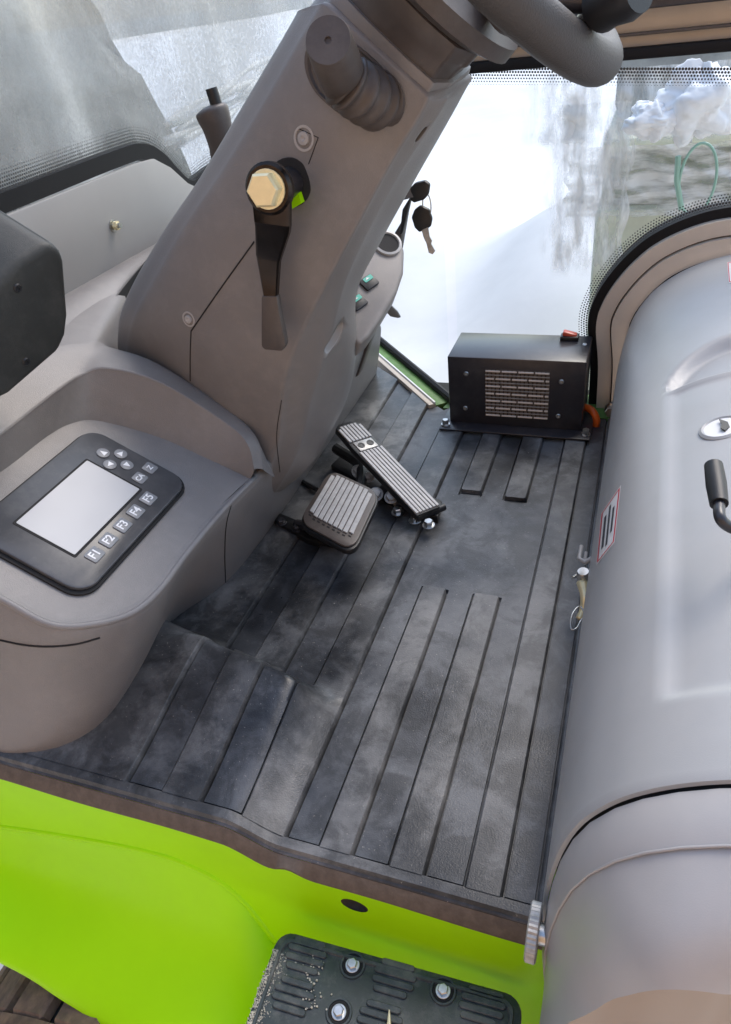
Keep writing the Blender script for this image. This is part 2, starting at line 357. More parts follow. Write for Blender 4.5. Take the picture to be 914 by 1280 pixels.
def bvh(o):
    me = o.data; mw = o.matrix_world
    return BVHTree.FromPolygons([mw @ v.co for v in me.vertices], [tuple(p.vertices) for p in me.polygons])
def hit(b, px, py, off=0.0):
    r = ray(px, py); loc, nor, i, d = b.ray_cast(Vector(CAM), Vector(r), 20)
    if loc is None: return None, None
    n = np.array(nor); n = n if n.dot(r) < 0 else -n
    return np.array(loc)+n*off, n
def frame(n, up=(0, 0, 1)):
    n = unit(n); u = unit(np.cross(up, n)); return u, np.cross(n, u), n
def rrect(w, h, r, k=5):
    P = []
    for cx, cy, a0 in ((w/2-r, h/2-r, 0), (-w/2+r, h/2-r, 90), (-w/2+r, -h/2+r, 180), (w/2-r, -h/2+r, 270)):
        for j in range(k+1):
            a = R_(a0+90*j/k); P.append((cx+r*math.cos(a), cy+r*math.sin(a)))
    return P
def text_part(body, size, c, u, v, n, material, parent, name='lettering', depth=0.0004, bold=0.0):
    cu = bpy.data.curves.new(name, 'FONT'); cu.body = body; cu.size = size; cu.align_x = 'CENTER'; cu.align_y = 'CENTER'; cu.extrude = depth; cu.offset = bold
    cu.resolution_u = 3
    t = bpy.data.objects.new(name, cu); COL.objects.link(t); bpy.context.view_layer.update()
    me = bpy.data.meshes.new_from_object(t.evaluated_get(bpy.context.evaluated_depsgraph_get())); bpy.data.objects.remove(t)
    vs = [np.array(c)+np.array(u)*p.co.x+np.array(v)*p.co.y+np.array(n)*p.co.z for p in me.vertices]
    fs = [tuple(p.vertices) for p in me.polygons]; bpy.data.meshes.remove(me)
    return MB().add(vs, fs).build(name, material, parent, smooth=0)
def screw(c, n, r, parent, material='zinc', name='screw', h=None, hexa=False):
    h = h or r*0.5
    if hexa:
        mb = MB(); mb.lathe(c, n, [(r*1.35, 0), (r*1.35, h*0.25), (r*1.3, h*0.3)], 20); mb.lathe(np.array(c)+unit(n)*h*0.3, n, [(r, 0), (r, h*0.9), (r*0.85, h*1.1)], 6)
    else:
        mb = MB().lathe(c, n, [(r, 0), (r, h*0.5), (r*0.75, h), (r*0.42, h), (r*0.38, h*0.45), (0.0, h*0.45)], 18)
    return mb.build(name, material, parent, smooth=30)

# =================================================================== OUTSIDE
g = MB(); gx = np.linspace(-14, 16, 70); gy = np.linspace(-6, 30, 80)
def snow_h(x, y):
    h = -1.15+0.05*math.sin(x*1.3+y*0.7)+0.04*math.sin(y*2.1-x*0.6)
    h += 0.65*math.exp(-(((x-0.1)/1.15)**4+((y-5.7)/1.5)**4)) + 0.5*math.exp(-((x+3.2)**2/3+(y-7.5)**2/3))
    h += 0.10*math.exp(-((x+1.3)**2/0.3+(y-3.9)**2/0.25))
    return h
gx = np.concatenate([[-900, -300, -100], np.linspace(-40, -4, 20), np.linspace(-3.8, 3.8, 80), np.linspace(4, 40, 20), [100, 300, 900]])
gy = np.concatenate([[-300, -100], np.linspace(-20, 1, 14), np.linspace(1.2, 9, 80), np.linspace(9.5, 60, 24), [120, 300, 900]])
g.grid([[V(x, y, snow_h(x, y)) for x in gx] for y in gy])
tag(g.build('snow_ground', 'snow', smooth=180), kind='structure')

# building added unseen behind the viewer to keep the door side dim and warm
wl = thing('reflector', 'unseen tan building facing the open cab door across the yard', 'reflector')
MB().box((0, -3.4, 1.2), (16, 0.3, 4.8), bev=0.02).build('wall', 'reflectwall', wl); base(wl)

# dark hedge / wall in front of the windshield
hw = MB(); rr = random.Random(3)
rows = [[V(-3.4-0.5*math.sin(y*1.1+z)-0.25*rr.random(), y, z) for y in np.linspace(-2, 7, 60)] for z in np.linspace(-1.2, 2.2, 24)]
rows = [[p+V(-1.6*max(0, p[1]-5.2), 0, -0.55*max(0, p[1]-4.8)) for p in rw_] for rw_ in rows]
hw.grid(rows); tag(hw.build('hedge', 'wall', smooth=180), 'blurred dark grey green hedge seen through the dirty windshield', 'hedge')

tlm = MB(); rt = random.Random(12)
tlm.grid([[V(-70-3*math.sin(a_*.7), y_, z_*(1+.25*rt.random())) for a_, y_ in enumerate(np.linspace(-120, 420, 90))] for z_ in (-2, 3, 7, 11)])
tag(tlm.build('frosted_treeline', 'treeline', smooth=180), kind='structure')
# loose protective film outside the windshield
fy = np.linspace(0.5, 4.2, 120); fz = np.linspace(0.25, 1.7, 50)
def filmx(y, z):
    return -1.55-0.03*math.sin(6*y+1.5*z)-0.008*math.sin(21*y+4*z)
tag(MB().grid([[V(filmx(y, z), y, z) for y in fy] for z in fz]).build('plastic_film', 'film', smooth=180, recalc=False), 'wrinkled clear plastic film hanging outside the dirty windshield', 'film')
fo = MB(); rf = random.Random(9)
for k in range(7):
    a = atx(205+rf.random()*30, 182-k*5+rf.random()*6, -1.5); b = atx(372+rf.random()*12, 84-k*7+rf.random()*6, -1.5)
    P = [a+(b-a)*t+V(0.008*math.sin(9*t+k), 0, 0.006*math.sin(15*t+2*k)) for t in np.linspace(0, 1, 30)]
    fo.tube(P, [0.011*(1+0.4*math.sin(23*t+k)) for t in np.linspace(0, 1, 30)], 8)
tag(fo.build('film_fold', 'film2', smooth=180), 'bunched roll of clear wrap crossing diagonally outside the windshield', 'film')

# wrapped machine standing beyond the side window
wm = thing('wrapped_machine', 'pale green machine wrapped in stretch film beyond the side window', 'machine')
mx0 = aty(745, 250, 3.1)[0]
def wz(py, y=3.1): return aty(800, py, y)[2]
def wbox(x0, x1, z0, z1, y0, y1, name, m_, bev=.03): MB().box(((x0+x1)/2, (y0+y1)/2, (z0+z1)/2), (x1-x0, y1-y0, z1-z0), bev=bev).build(name, m_, wm)
wbox(mx0, mx0+1.5, -1.2, wz(262), 3.12, 4.0, 'body', 'machine')
wbox(mx0+.015, mx0+1.5, wz(262)-.01, wz(188), 3.16, 3.98, 'window_band', 'machinedark', .02)
wbox(mx0+.01, mx0+1.5, wz(188)-.01, wz(172), 3.12, 4.0, 'roof', 'machine', .02)
wbox(mx0+.02, mx0+1.5, wz(172), wz(60), 3.5, 3.9, 'upper_cab', 'machinegrey', .05)
def sheet(px0, px1, py0, py1, y, amp, name, m_, nu=70, nv=50, sx=31, sz=9):
    a = aty(px0, py1, y); b = aty(px1, py1, y); zt = aty((px0+px1)/2, py0, y)[2]; zb_ = a[2]
    G = [[V(a[0]+(b[0]-a[0])*u+.01*math.sin(20*v+6*u), y+amp*(math.sin(sx*u+3*v)+.6*math.sin(sz*2*v+11*u)+.4*math.sin(67*u+17*v)), zb_+(zt-zb_)*v) for u in np.linspace(0, 1, nu)] for v in np.linspace(0, 1, nv)]
    MB().grid(G).build(name, m_, wm, smooth=180, recalc=False, uvs=[(i/(nu-1), j/(nv-1)) for j in range(nv) for i in range(nu)])
sheet(705, 960, 180, 272, 3.07, .008, 'stretch_film', 'film2')
sheet(640, 960, 84, 190, 3.04, .009, 'hanging_film', 'film3')
sheet(672, 775, 130, 350, 3.05, .007, 'film_corner', 'film3')
base(wm)
def lump(name, px, py, y, r, label, sq=0.8):
    c = aty(px, py, y); rr2 = random.Random(int(px)); ph = [rr2.random()*6 for _ in range(6)]
    rings = []
    for i in range(41):
        th = math.pi*i/40; row = []
        for j in range(64):
            f = 2*math.pi*j/64; q = r*(1+0.13*math.sin(3*f+ph[0]+2*th)+0.10*math.sin(5*th+ph[1]+f)+0.06*math.sin(7*f+ph[2]))
            q += r*0.28*(noise.turbulence(Vector((2.2*math.sin(th)*math.cos(f)+ph[3], 2.2*math.sin(th)*math.sin(f), 2.2*math.cos(th))), 4, True)-.5)
            row.append(c+V(q*math.sin(th)*math.cos(f), q*math.sin(th)*math.sin(f)*0.8, q*math.cos(th)*sq))
        rings.append(row)
    return tag(MB().grid(rings, closed_v=True).build(name, 'foam', smooth=180), label, 'snow')
lump('snow_lump', 872, 128, 2.9, 0.125, 'large white snow lump lying on the wrapped machine at the right edge')
lump('snow_lump', 815, 150, 2.85, 0.085, 'small low snow lump left of the large one on the wrapped machine', 0.6)
hs = thing('garden_hose', 'coiled pale green plastic hose hanging on the wrapped machine', 'hose')
c0 = aty(872, 225, 2.75); MB().tube([c0+V(0.055*math.cos(t), 0, 0.11*math.sin(t)) for t in np.linspace(-1.9, 4.4, 40)], 0.0045, 8).build('coil', 'hose', hs)
MB().tube([aty(848, 195, 2.75), aty(846, 225, 2.75), aty(852, 262, 2.75)], 0.009, 8).build('tube_end', 'hose', hs); base(hs)

# =================================================================== GREEN BODY
gb = thing('green_body_sill', 'bright lime green painted door sill and wheel arch under the rubber mat', 'body panel')
def ss(a, b, x):
    t = min(1, max(0, (x-a)/(b-a))); return t*t*(3-2*t)
def zm(x, y):
    yb = 0.80-0.22*(x+0.67) if x > -0.9 else 0.85
    yb = min(yb, 0.86)
    h = (0.034+0.046*ss(.45, .76, y))*(1-ss(-0.49, -0.400, x))*(1-ss(yb-0.055, yb+.002, y))
    pass
    h += 0.0012*math.sin(9*x+3*y)*math.sin(4*y+1.3)
    return h
YM = 0.460
def lipb(x): return 0.014*math.exp(-((x+0.385)/0.022)**2)+0.002*math.sin(19*x)
YF = 0.446
top = [V(x, YF, zm(max(x, -1), YM)-.026+lipb(x)+.005) for x in list(np.linspace(-1.5, -.5, 8))+list(np.linspace(-.48, -.34, 16))+list(np.linspace(-.32, -.015, 8))]
ridge_px = [(-180, 1012), (0, 1032), (170, 1060), (250, 1087), (300, 1122), (345, 1178)]
ridge = [aty(x, y, YF) for x, y in ridge_px]
hc = aty(443, 1132, YF)
# face with round hole: fan of quads between the hole ring and the outline
outline = list(top)+[V(-0.012, YF, -0.75), V(-0.42, YF, -0.75)]+cr(ridge[::-1], 5)
outline += [V(-1.5, YF, ridge[0][2])]
bm = bmesh.new(); ov = [bm.verts.new(p) for p in outline]; oe = [bm.edges.new((ov[i], ov[(i+1) % len(ov)])) for i in range(len(ov))]
hr = [V(hc[0]+0.021*math.cos(t), YF, hc[2]+0.016*math.sin(t)) for t in np.linspace(0, 2*math.pi, 29)[:-1]]
hv = [bm.verts.new(p) for p in hr]; he = [bm.edges.new((hv[i], hv[(i+1) % 28])) for i in range(28)]
bmesh.ops.triangle_fill(bm, use_beauty=True, edges=oe+he)
bm.verts.index_update(); mb = MB().add([v.co[:] for v in bm.verts], [[v.index for v in f.verts] for f in bm.faces]); bm.free()
mb.build('sill_face', 'green', gb, smooth=0)
# top flange under the mat, hole well
MB().grid([[p for p in top], [p+V(0, 0.012, -.012) for p in top], [p+V(0, 0.08, -.05) for p in top]]).build('sill_top', 'green', gb)
MB().tube([hc+V(0, 0.0005, 0), hc+V(0, 0.03, 0)], 0.0215, 28, caps=False).build('hole_rim', 'cabedge', gb)
MB().lathe(hc+V(0, 0.028, 0), (0, 1, 0), [(0.023, 0), (0.023, 0.004)], 28).build('hole_plug', 'cabedge', gb)
# wheel arch surface falling outward from the ridge
low_px = [(-180, 1120), (0, 1196), (80, 1242), (150, 1286), (230, 1345), (296, 1400)]
low = [atz(x, y, -0.36) for x, y in low_px]
mid = [a*0.5+b*0.5+V(0, 0.038, -0.012) for a, b in zip(ridge, low)]
near = [a+V(0, -0.004, -0.012) for a in ridge]
G = patch([ridge, near, mid, low, [p+V(0, 0.006, -0.02) for p in low]], 6, 6)
MB().grid(G).build('wheel_arch', 'green', gb, smooth=60)
MB().tube(cr([r+V(0, 0.003, -0.003) for r in ridge], 6), 0.0075, 10).build('arch_bead', 'green', gb, smooth=180)
base(gb)

# tyre under the arch
ty = thing('tyre', 'muddy brown tyre tread showing under the green wheel arch', 'tyre')
tc_ = V(-0.62, 0.36, -0.98); TR = 0.60
def tyr(t, y): return tc_+V(TR*math.cos(t), y, TR*math.sin(t))
G = []
for t in np.linspace(0.05, math.pi-0.05, 60):
    row = []
    for y, dr in ((-0.15, -0.14), (-0.145, -0.03), (-.118, -.004), (-.113, 0), (0.12, 0), (0.15, -0.05)):
        row.append(tc_+V((TR+dr)*math.cos(t), y, (TR+dr)*math.sin(t)))
    G.append(row)
MB().grid(G).build('carcass', 'black', ty, smooth=50)
MB().grid([[tc_+V((TR+dr)*math.cos(t), y, (TR+dr)*math.sin(t)) for y, dr in ((-.17, -.14), (-.165, -.03), (-.15, .012), (-.138, .0225), (-.116, .0225), (-.112, -.002))] for t in np.linspace(.05, math.pi-.05, 60)]).build('shoulder', 'tread', ty, smooth=50)
lug = None
for k in range(12):
    t = 0.35+k*0.21; rad = V(math.cos(t), 0, math.sin(t)); tan = V(-math.sin(t), 0, math.cos(t))
    MB().box(tc_+rad*(TR+0.008)+V(0, 0.01, 0), (0.098, 0.25, 0.03), ax=[tan, (0, 1, 0), rad], bev=0.006, seg=1).build('lug', 'tread', ty)
base(ty)

# =================================================================== STEP
st = thing('step', 'dark slate plastic entry step with four bolts, sand on its left edge', 'step')
SZ = -0.145
a0 = atz(350, 1160, SZ); a1 = atz(655, 1245, SZ)
ux = unit(V(a1[0]-a0[0], a1[1]-a0[1], 0)); uy = V(-ux[1], ux[0], 0)
SW = np.linalg.norm(a1-a0); SD = 0.27
def sp(u, v, z=0.0): return a0+ux*u+uy*(-v)+V(0, 0, z)
pc = sp(SW/2, SD/2)
out = [pc+ux*x+uy*y+V(0, 0, -0.03) for x, y in rrect(SW, SD, 0.025)]
MB().prism(out, (0, 0, 0.03), bev=0.006).build('tread_plate', 'step', st)
out = rrect(SW-0.03, SD-0.03, 0.016); ring = []
G = [[pc+ux*x*s_+uy*y*s2+V(0, 0, z) for x, y in out] for s_, s2, z in ((1.03, 1.045, 0.0), (1.022, 1.034, 0.0035), (1.0, 1.0, 0.0035), (0.99, 0.986, 0.0))]
MB().grid(G, closed_v=True).build('raised_border', 'step', st)
def uvof(px, py): d = atz(px, py, SZ)-a0; return d.dot(ux), -d.dot(uy)
BP = [(441, 1207), (554, 1239), (424, 1266), (537, 1300)]
for px, py in BP:
    u, v = uvof(px, py)
    MB().lathe(sp(u, v, 0), (0, 0, 1), [(0.019, 0), (0.018, 0.003), (0.0155, 0.003), (0.0145, 0.0)], 24).build('bolt_well', 'step', st)
    MB().lathe(sp(u, v, 0.0005), (0, 0, 1), [(0.0145, 0), (0.0145, 0.0007)], 24).build('well_floor', 'groove', st)
    screw(sp(u, v, 0.001), (0, 0, 1), 0.0078, st, 'zinc', 'bolt', 0.006, hexa=True)
bar0 = None
def tbar(px, py, L_, u_shift=0):
    u, v = uvof(px, py)
    P = [sp(u, v)+ux*x+uy*y for x, y in rrect(L_, 0.009, 0.0044, 4)]
    MB().prism(P, (0, 0, 0.0035), bev=0.0012, seg=1).build('tread_bar', 'step', st)
for cx_, cy_ in ((388, 1189), (372, 1240), (498, 1218), (480, 1270), (608, 1252), (590, 1302)):
    for k in range(4):
        tbar(cx_-k*3.4, cy_+(k-1)*11, 0.062 if k in (1, 2) else 0.05)
sd_ = MB(); rs = random.Random(5)
for k in range(2200):
    v = 0.03+0.2*rs.random(); u = -0.001+abs(rs.gauss(0, 0.010))+0.008*rs.random()*abs(math.sin(v*40))
    z = 0.0008 if u > 0.003 else -0.004*rs.random()
    r = 0.0005+0.0014*rs.random()**3; c = sp(u, v, z)
    sd_.box(c, (r, r*1.2, r*0.8), ax=[unit(V(rs.random()-.5, 1, rs.random()-.5)), unit(V(1, rs.random()-.5, 0)), V(0, 0, 1)])
for k in range(60):
    u, v = uvof(395+rs.gauss(0, 8), 1185+rs.random()*80); r = 0.001+0.0015*rs.random(); sd_.box(sp(u, v, 0.002), (r, r, r))
base(st)
tag(sd_.build('sand', 'sand', smooth=0), 'pale dry sand spilled along the left edge of the step', 'sand', kind='stuff')
u, v = uvof(487, 1272)
tag(MB().tube([sp(u, v+0.03, 0.006), sp(u+0.003, v+0.01, 0.01), sp(u, v-0.004, 0.016)], [0.0015, 0.003, 0.0008], 8).build('dry_stalk', 'brass'), 'tiny straw yellow stalk lying on the step at the bottom edge', 'stalk')

# =================================================================== FLOOR MAT
fm = thing('floor_mat', 'dusty black ribbed rubber mat covering the cab floor', 'floor mat')
LX = dict(a=-.668, b=-.604, c=-.535, d=-.467, e=-.400, f=-.347, g=-.295, h=-.241, i=-.188, j=-.133, k=-.081, l=-.037, m=-.022)
EDG = [(k_, 0.476, 2.3) for k_ in 'abcdejkl']+[(k_, 0.476, 1.05) for k_ in 'fghi']+[(k_, 1.39, 1.8) for k_ in 'fghi']
xs = np.unique(np.round(np.concatenate([np.linspace(-1.0, -0.34, 70), np.linspace(-0.34, -0.012, 30)]+[[v-.0028, v-.0024, v+.0024, v+.0028] for v in LX.values() if v < -.03]), 4))
ys = np.unique(np.round(np.concatenate([np.linspace(YM, 0.9, 84), np.linspace(0.9, 2.3, 60), [.4772, .4778, .4812, .4818, 1.05, 1.0506, 1.0544, 1.055, 1.380, 1.3806, 1.3844, 1.39, 1.3906, 1.3944, 1.395]]), 4))
def yback(x):      # far edge along the slanting side sill
    return 1.78-(x+0.475)*0.88 if x < -0.475 else 1.80
G = []
G.append([V(x, YM-0.019, zm(x, YM)-0.026+lipb(x)) for x in xs])
G.append([V(x, YM-0.019, zm(x, YM)-0.021+lipb(x)) for x in xs])
G.append([V(x, YM-0.004, zm(x, YM)-0.004) for x in xs])
for y in ys:
    G.append([V(x, min(y, yback(x)), zm(x, y)) for x in xs])

def groove(x, y):
    e = 0
    for nm, y0, y1 in EDG:
        if abs(x-LX[nm]) < 0.0026 and y0-.001 <= y <= y1+.001: e = 1
    for p, q in (('f', 'g'), ('h', 'i')):
        if LX[p] <= x <= LX[q] and min(abs(y-1.0525), abs(y-1.3925), abs(y-1.3825) if p == 'h' else 9) < .0022: e = 1
    for p, q in ('ab', 'cd', 'ef', 'gh', 'ij', 'kl'):
        if LX[p] <= x <= LX[q] and abs(y-.4795) < .0022: e = 1
    return -0.007*e
for r_ in G[3:]:
    for p in r_: p[2] += groove(p[0], p[1])
body = MB().grid(G[2:]).build('mat_sheet', 'mat', fm, smooth=50)
MB().grid([[p+V(0, -0.0005, 0) for p in r] for r in G[:3]]).build('front_lip', 'cabedge', fm, smooth=50)
def rib(x0, x1, y0, y1, cap0=True, cap1=True, hh=0.0085):
    w_ = x1-x0; rc = 0.007; rows = []
    fine = [0.0, .0006, .0016, .003, .005, .007]
    ysr = sorted(set([round(y, 5) for y in list(np.arange(y0+.012, y1-.008, 0.012))+[y0+q for q in fine]+[y1-q for q in fine]]))
    for y in ysr:
        ins = 0
        for e_, c_ in ((y-y0, cap0), (y1-y, cap1)):
            if c_ and e_ < rc: ins = max(ins, rc-math.sqrt(max(0, rc*rc-(rc-e_)**2)))
        edge = 0.35 if ((cap0 and y-y0 < 1e-6) or (cap1 and y1-y < 1e-6)) else 1
        X0, X1 = x0+ins, x1-ins; row = []
        for x, z in ((X0, -0.008), (X0+0.0012, hh*0.7*edge), (X0+0.0035, hh*edge), (X0+w_*.33, hh*edge*1.03), (X1-w_*.33, hh*edge*1.03), (X1-0.0035, hh*edge), (X1-0.0012, hh*0.7*edge), (X1, -0.008)):
            yy = min(y, yback(x)-0.002); row.append(V(x, yy, zm(x, yy)+z))
        rows.append(row)
    if cap0: rows.insert(0, [V(p[0], p[1]-0.001, zm(p[0], p[1])-0.004) for p in rows[0]])
    if cap1: rows.append([V(p[0], p[1]+0.001, zm(p[0], p[1])-0.004) for p in rows[-1]])
    return MB().grid(rows).build('rib', 'rib', fm, smooth=40)
YE = 0.476
rib(-.99, LX['a'], YE, 2.2, False, False); rib(LX['b'], LX['c'], YE, 2.2, False, False); rib(LX['d'], LX['e'], YE, 2.2, False, False)
rib(LX['f'], LX['g'], YE, 1.05, False, True); rib(LX['f'], LX['g'], 1.396, 1.79, True, False)
rib(LX['h'], LX['i'], YE, 1.05, False, True); rib(LX['h'], LX['i'], 1.385, 1.79, True, False)
rib(LX['j'], LX['k'], YE, 1.79, False, False); rib(LX['l'], LX['m'], YE, 1.79, False, False)
# front border bridging all ribs
MB().grid([[V(x, YM-0.001, zm(x, YM)-0.002) for x in xs], [V(x, YM+0.002, zm(x, YM)+0.0072) for x in xs], [V(x, YE-0.004, zm(x, YE)+0.0076) for x in xs], [V(x, YE+0.0005, zm(x, YE)+0.0074) for x in xs], [V(x, YE+0.002, zm(x, YE)-0.002) for x in xs]]).build('front_border', 'rib', fm, smooth=40)
base(fm)
cf = MB().box((-0.55, 1.25, -0.055), (1.3, 1.56, 0.04)); tag(cf.build('floor', 'groove'), kind='structure')

# =================================================================== SIDE WALL, WINDOWS
A_ = V(-0.49, 1.825, 0); B_ = V(-0.99, 2.395, 0)
sw = thing('side_sill', 'green and beige door sill strip slanting along the far edge of the mat', 'sill')
dAB = unit(B_-A_); nAB = V(dAB[1], -dAB[0], 0); nAB = nAB if nAB[1] > 0 else -nAB
def strip(o0, o1, z0, z1, mat_, name, par, ext0=-0.0, ext1=0.0):
    a = A_+dAB*ext0; b = B_+dAB*ext1
    P = [a+nAB*o0, b+nAB*o0, b+nAB*o1, a+nAB*o1]
    return MB().prism([p+V(0, 0, z0) for p in P], (0, 0, z1-z0), bev=0.002).build(name, mat_, par)
strip(-0.05, -0.028, -0.02, 0.012, 'beige', 'inner_trim', sw)
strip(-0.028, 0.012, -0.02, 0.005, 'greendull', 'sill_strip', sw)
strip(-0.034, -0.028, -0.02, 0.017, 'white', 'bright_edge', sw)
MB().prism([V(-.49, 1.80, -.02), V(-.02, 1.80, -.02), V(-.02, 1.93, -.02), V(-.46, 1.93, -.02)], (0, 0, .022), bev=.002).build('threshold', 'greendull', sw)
base(sw)
gl = thing('side_window', 'side door window with dotted black border, snow behind it', 'window')
ZT = 0.83
gz = [0.0, ZT+0.05]
def pane(P0, P1, name='pane'):
    MB().grid([[P0+V(0, 0, z) for z in gz], [P1+V(0, 0, z) for z in gz]]).build(name, 'glass', gl, smooth=0, recalc=False)
W0 = A_+nAB*0.02; W1 = B_+nAB*0.02; W2 = V(1.2, 1.905, 0)
pane(V(-0.465, 1.905, 0), W2); pane(W0+(W1-W0)*0.0, W1)
MB().tube([W0+dAB*-0.03+V(0, 0, .012), W1+V(0, 0, .012)], 0.012, 8).build('seal', 'seal', gl)
# frit strip helper in a vertical plane
def frit(P, Q, n_rows, px_, parent, inward):
    # P, Q polylines (outer edge, inner edge) of equal length
    d = 0.0062; vs = []; uv = []; L0 = 0; prev = None
    for p, q in zip(P, Q):
        if prev is not None: L0 += np.linalg.norm(p-prev)
        prev = p; vs += [p, q]; uv += [(L0/d, 0.0), (L0/d, np.linalg.norm(q-p)/d)]
    fs = [(2*i, 2*i+1, 2*i+3, 2*i+2) for i in range(len(P)-1)]
    return MB().add(vs, fs).build('frit_dots', 'frit', parent, smooth=0, uvs=uv, recalc=False)
T0 = [aty(x, 84, 1.893) for x in range(560, 960, 40)]; T1 = [p+V(0, 0, -0.034) for p in T0]
frit(T0, T1, 3, 0, gl, None)
arc = cr([V(-.088, 1.90, -.03), V(-.093, 1.90, .12), V(-.107, 1.90, .235), V(-.095, 1.90, .30), V(-.064, 1.90, .361), V(-.022, 1.90, .415), V(.027, 1.90, .457), V(.10, 1.90, .493), V(.181, 1.90, .512), V(.30, 1.90, .515), V(.5, 1.9, .515)], 6)
def offs(P, d):
    out = []
    for i in range(len(P)):
        t = unit(P[min(i+1, len(P)-1)]-P[max(i-1, 0)]); n = V(-t[2], 0, t[0]); out.append(P[i]+n*d)
    return out
frit([p+V(0, -.006, 0) for p in offs(arc, 0.0)], [p+V(0, -.006, 0) for p in offs(arc, 0.032)], 3, 0, gl, None)
def band(P, d0, d1, y0, y1, name, mat_, par):
    a = offs(P, d0); b = offs(P, d1); rows = [[V(p[0], y1, p[2]) for p in a], [V(p[0], y0, p[2]) for p in a], [V(p[0], y0, p[2]) for p in b], [V(p[0], y1, p[2]) for p in b]]
    return MB().grid(rows, closed_u=True).build(name, mat_, par, smooth=40)
base(gl)
fr = thing('arched_window_frame', 'beige arched steel frame with black seal around the seat box', 'window frame')
band(arc, 0.004, -0.018, 1.875, 1.93, 'seal', 'seal', fr)
band(arc, -0.018, -0.052, 1.855, 1.93, 'outer_band', 'beige', fr)
band(arc, -0.0525, -0.0555, 1.862, 1.93, 'joint', 'boot', fr)
band(arc, -0.056, -0.098, 1.845, 1.93, 'inner_band', 'beige', fr)
band(arc, -0.098, -0.104, 1.850, 1.93, 'inner_seal', 'groove', fr)
band(arc, -0.104, -0.20, 1.83, 1.93, 'liner', 'cowl', fr)
screw(aty(766, 512, 1.83), (-0.2, -1, 0.1), 0.016, fr, 'zinc', 'bolt', 0.018, hexa=True)
base(fr)
tb = thing('window_top_beam', 'beige horizontal beam across the top of the side window', 'beam')
MB().box((0.4, 1.93, 0.915), (1.66, 0.07, 0.16), bev=0.01).build('beam', 'beige', tb)
MB().box((0.4, 1.888, 0.862), (1.66, 0.02, 0.006), bev=0.002).build('joint_line', 'boot', tb)
MB().box((0.4, 1.885, 0.828), (1.66, 0.03, 0.022), bev=0.004).build('seal', 'seal', tb)
MB().box((0.4, 1.87, 0.918), (1.66, 0.05, 0.025), bev=0.004).build('upper_rail', 'blackmetal', tb)
base(tb)

# windshield side (left)
XW = -1.15
ws = thing('windshield', 'dirty windshield with black seal and dotted border at upper left', 'windshield')
edge = [V(XW, 0.3, .762), V(XW, 1.1, .762), V(XW, 1.52, .764), V(XW, 1.62, .757), V(XW, 1.685, .728), V(XW, 1.735, .68), V(XW, 1.775, .645), V(XW, 1.81, .635), V(XW, 1.90, .645), V(XW, 2.3, .67), V(XW, 2.8, .69)]
def dn(P, d):
    out = []
    for i in range(len(P)):
        t = unit(P[min(i+1, len(P)-1)]-P[max(i-1, 0)]); out.append(P[i]+V(0, -t[2], t[1])*d)
    return out
E1 = cr(edge, 5)
MB().grid([[p, V(XW, p[1], 1.6)] for p in E1]).build('pane', 'dirtyglass', ws, smooth=0, recalc=False)
def sband(P, d0, d1, x0, x1, name, mat_, par):
    a = dn(P, d0); b = dn(P, d1); rows = [[V(x0, p[1], p[2]) for p in a], [V(x1, p[1], p[2]) for p in a], [V(x1, p[1], p[2]) for p in b], [V(x0, p[1], p[2]) for p in b]]
    return MB().grid(rows, closed_u=True).build(name, mat_, par, smooth=40)
sband(E1, 0.0, -0.034, XW-.02, XW+.012, 'seal', 'seal', ws)
frit([p+V(.004, 0, 0) for p in E1], [p+V(.004, 0, 0) for p in dn(E1, 0.04)], 3, 0, ws, None)
base(ws)
kp = thing('kick_plate', 'grey painted steel plate with one bolt below the windshield', 'plate')
pp = [V(XW+.012, .3, .727), V(XW+.012, 1.55, .727), V(XW+.012, 1.63, .722), V(XW+.012, 1.69, .69), V(XW+.012, 1.75, .64), V(XW+.012, 1.80, .615), V(XW+.012, 1.80, .545), V(XW+.012, 1.60, .535), V(XW+.012, .3, .50)]
MB().prism(pp, (0.012, 0, 0), bev=0.003).build('plate', 'steelplate', kp)
bq = atx(141, 282, XW+.024)
MB().lathe(bq, (1, 0, 0), [(0.013, 0), (0.013, 0.003), (0.006, 0.003), (0.006, 0.022)], 14).build('stud', 'zinc', kp)
MB().lathe(bq+V(.006, 0, 0), (1, 0, 0), [(0.010, 0), (0.010, 0.009)], 6).build('nut', 'brass', kp, smooth=20)
base(kp)

# =================================================================== CONSOLE
cs = thing('console', 'grey moulded side console with raised lip around the display', 'console')
nd = unit(V(.543, 0, 1)); od = V(-.6, 0, .25)
def deck(px, py, off=0): return pl(px, py, od+nd*off, nd)
bpx = [((400, 570), None), ((345, 655), (319, 596)), ((285, 730), (278, 638)), ((210, 785), (232, 693)), ((165, 868), (202, 734)), ((128, 925), (168, 764)), ((85, 955), (120, 779)), ((35, 966), (65, 780)), ((-20, 962), (10, 752)), ((-90, 930), (-60, 712))]
b0 = []; t0 = []
for bp_, tp_ in bpx:
    b0.append(atz(*bp_, -0.01) if tp_ else V(-.755, 1.50, -.01)); t0.append(deck(*tp_) if tp_ else V(-.64, 1.30, .27))
b0.insert(0, V(-.76, 2.0, -.01)); t0.insert(0, V(-.64, 1.75, .27))
rows = [b0, [b*.66+t*.34+V(0.004, 0, 0) for b, t in zip(b0, t0)], [b*.34+t*.66+V(0.006, 0, 0) for b, t in zip(b0, t0)], [b*.06+t*.94 for b, t in zip(b0, t0)], t0]
rows[3] = [p+unit(V(nd[0], -0.3 if i > 5 else 0, 0.0))*0.006+V(0, 0, -.002) for i, p in enumerate(rows[3])]
inn = []
cen = V(-.8, .75, .36)
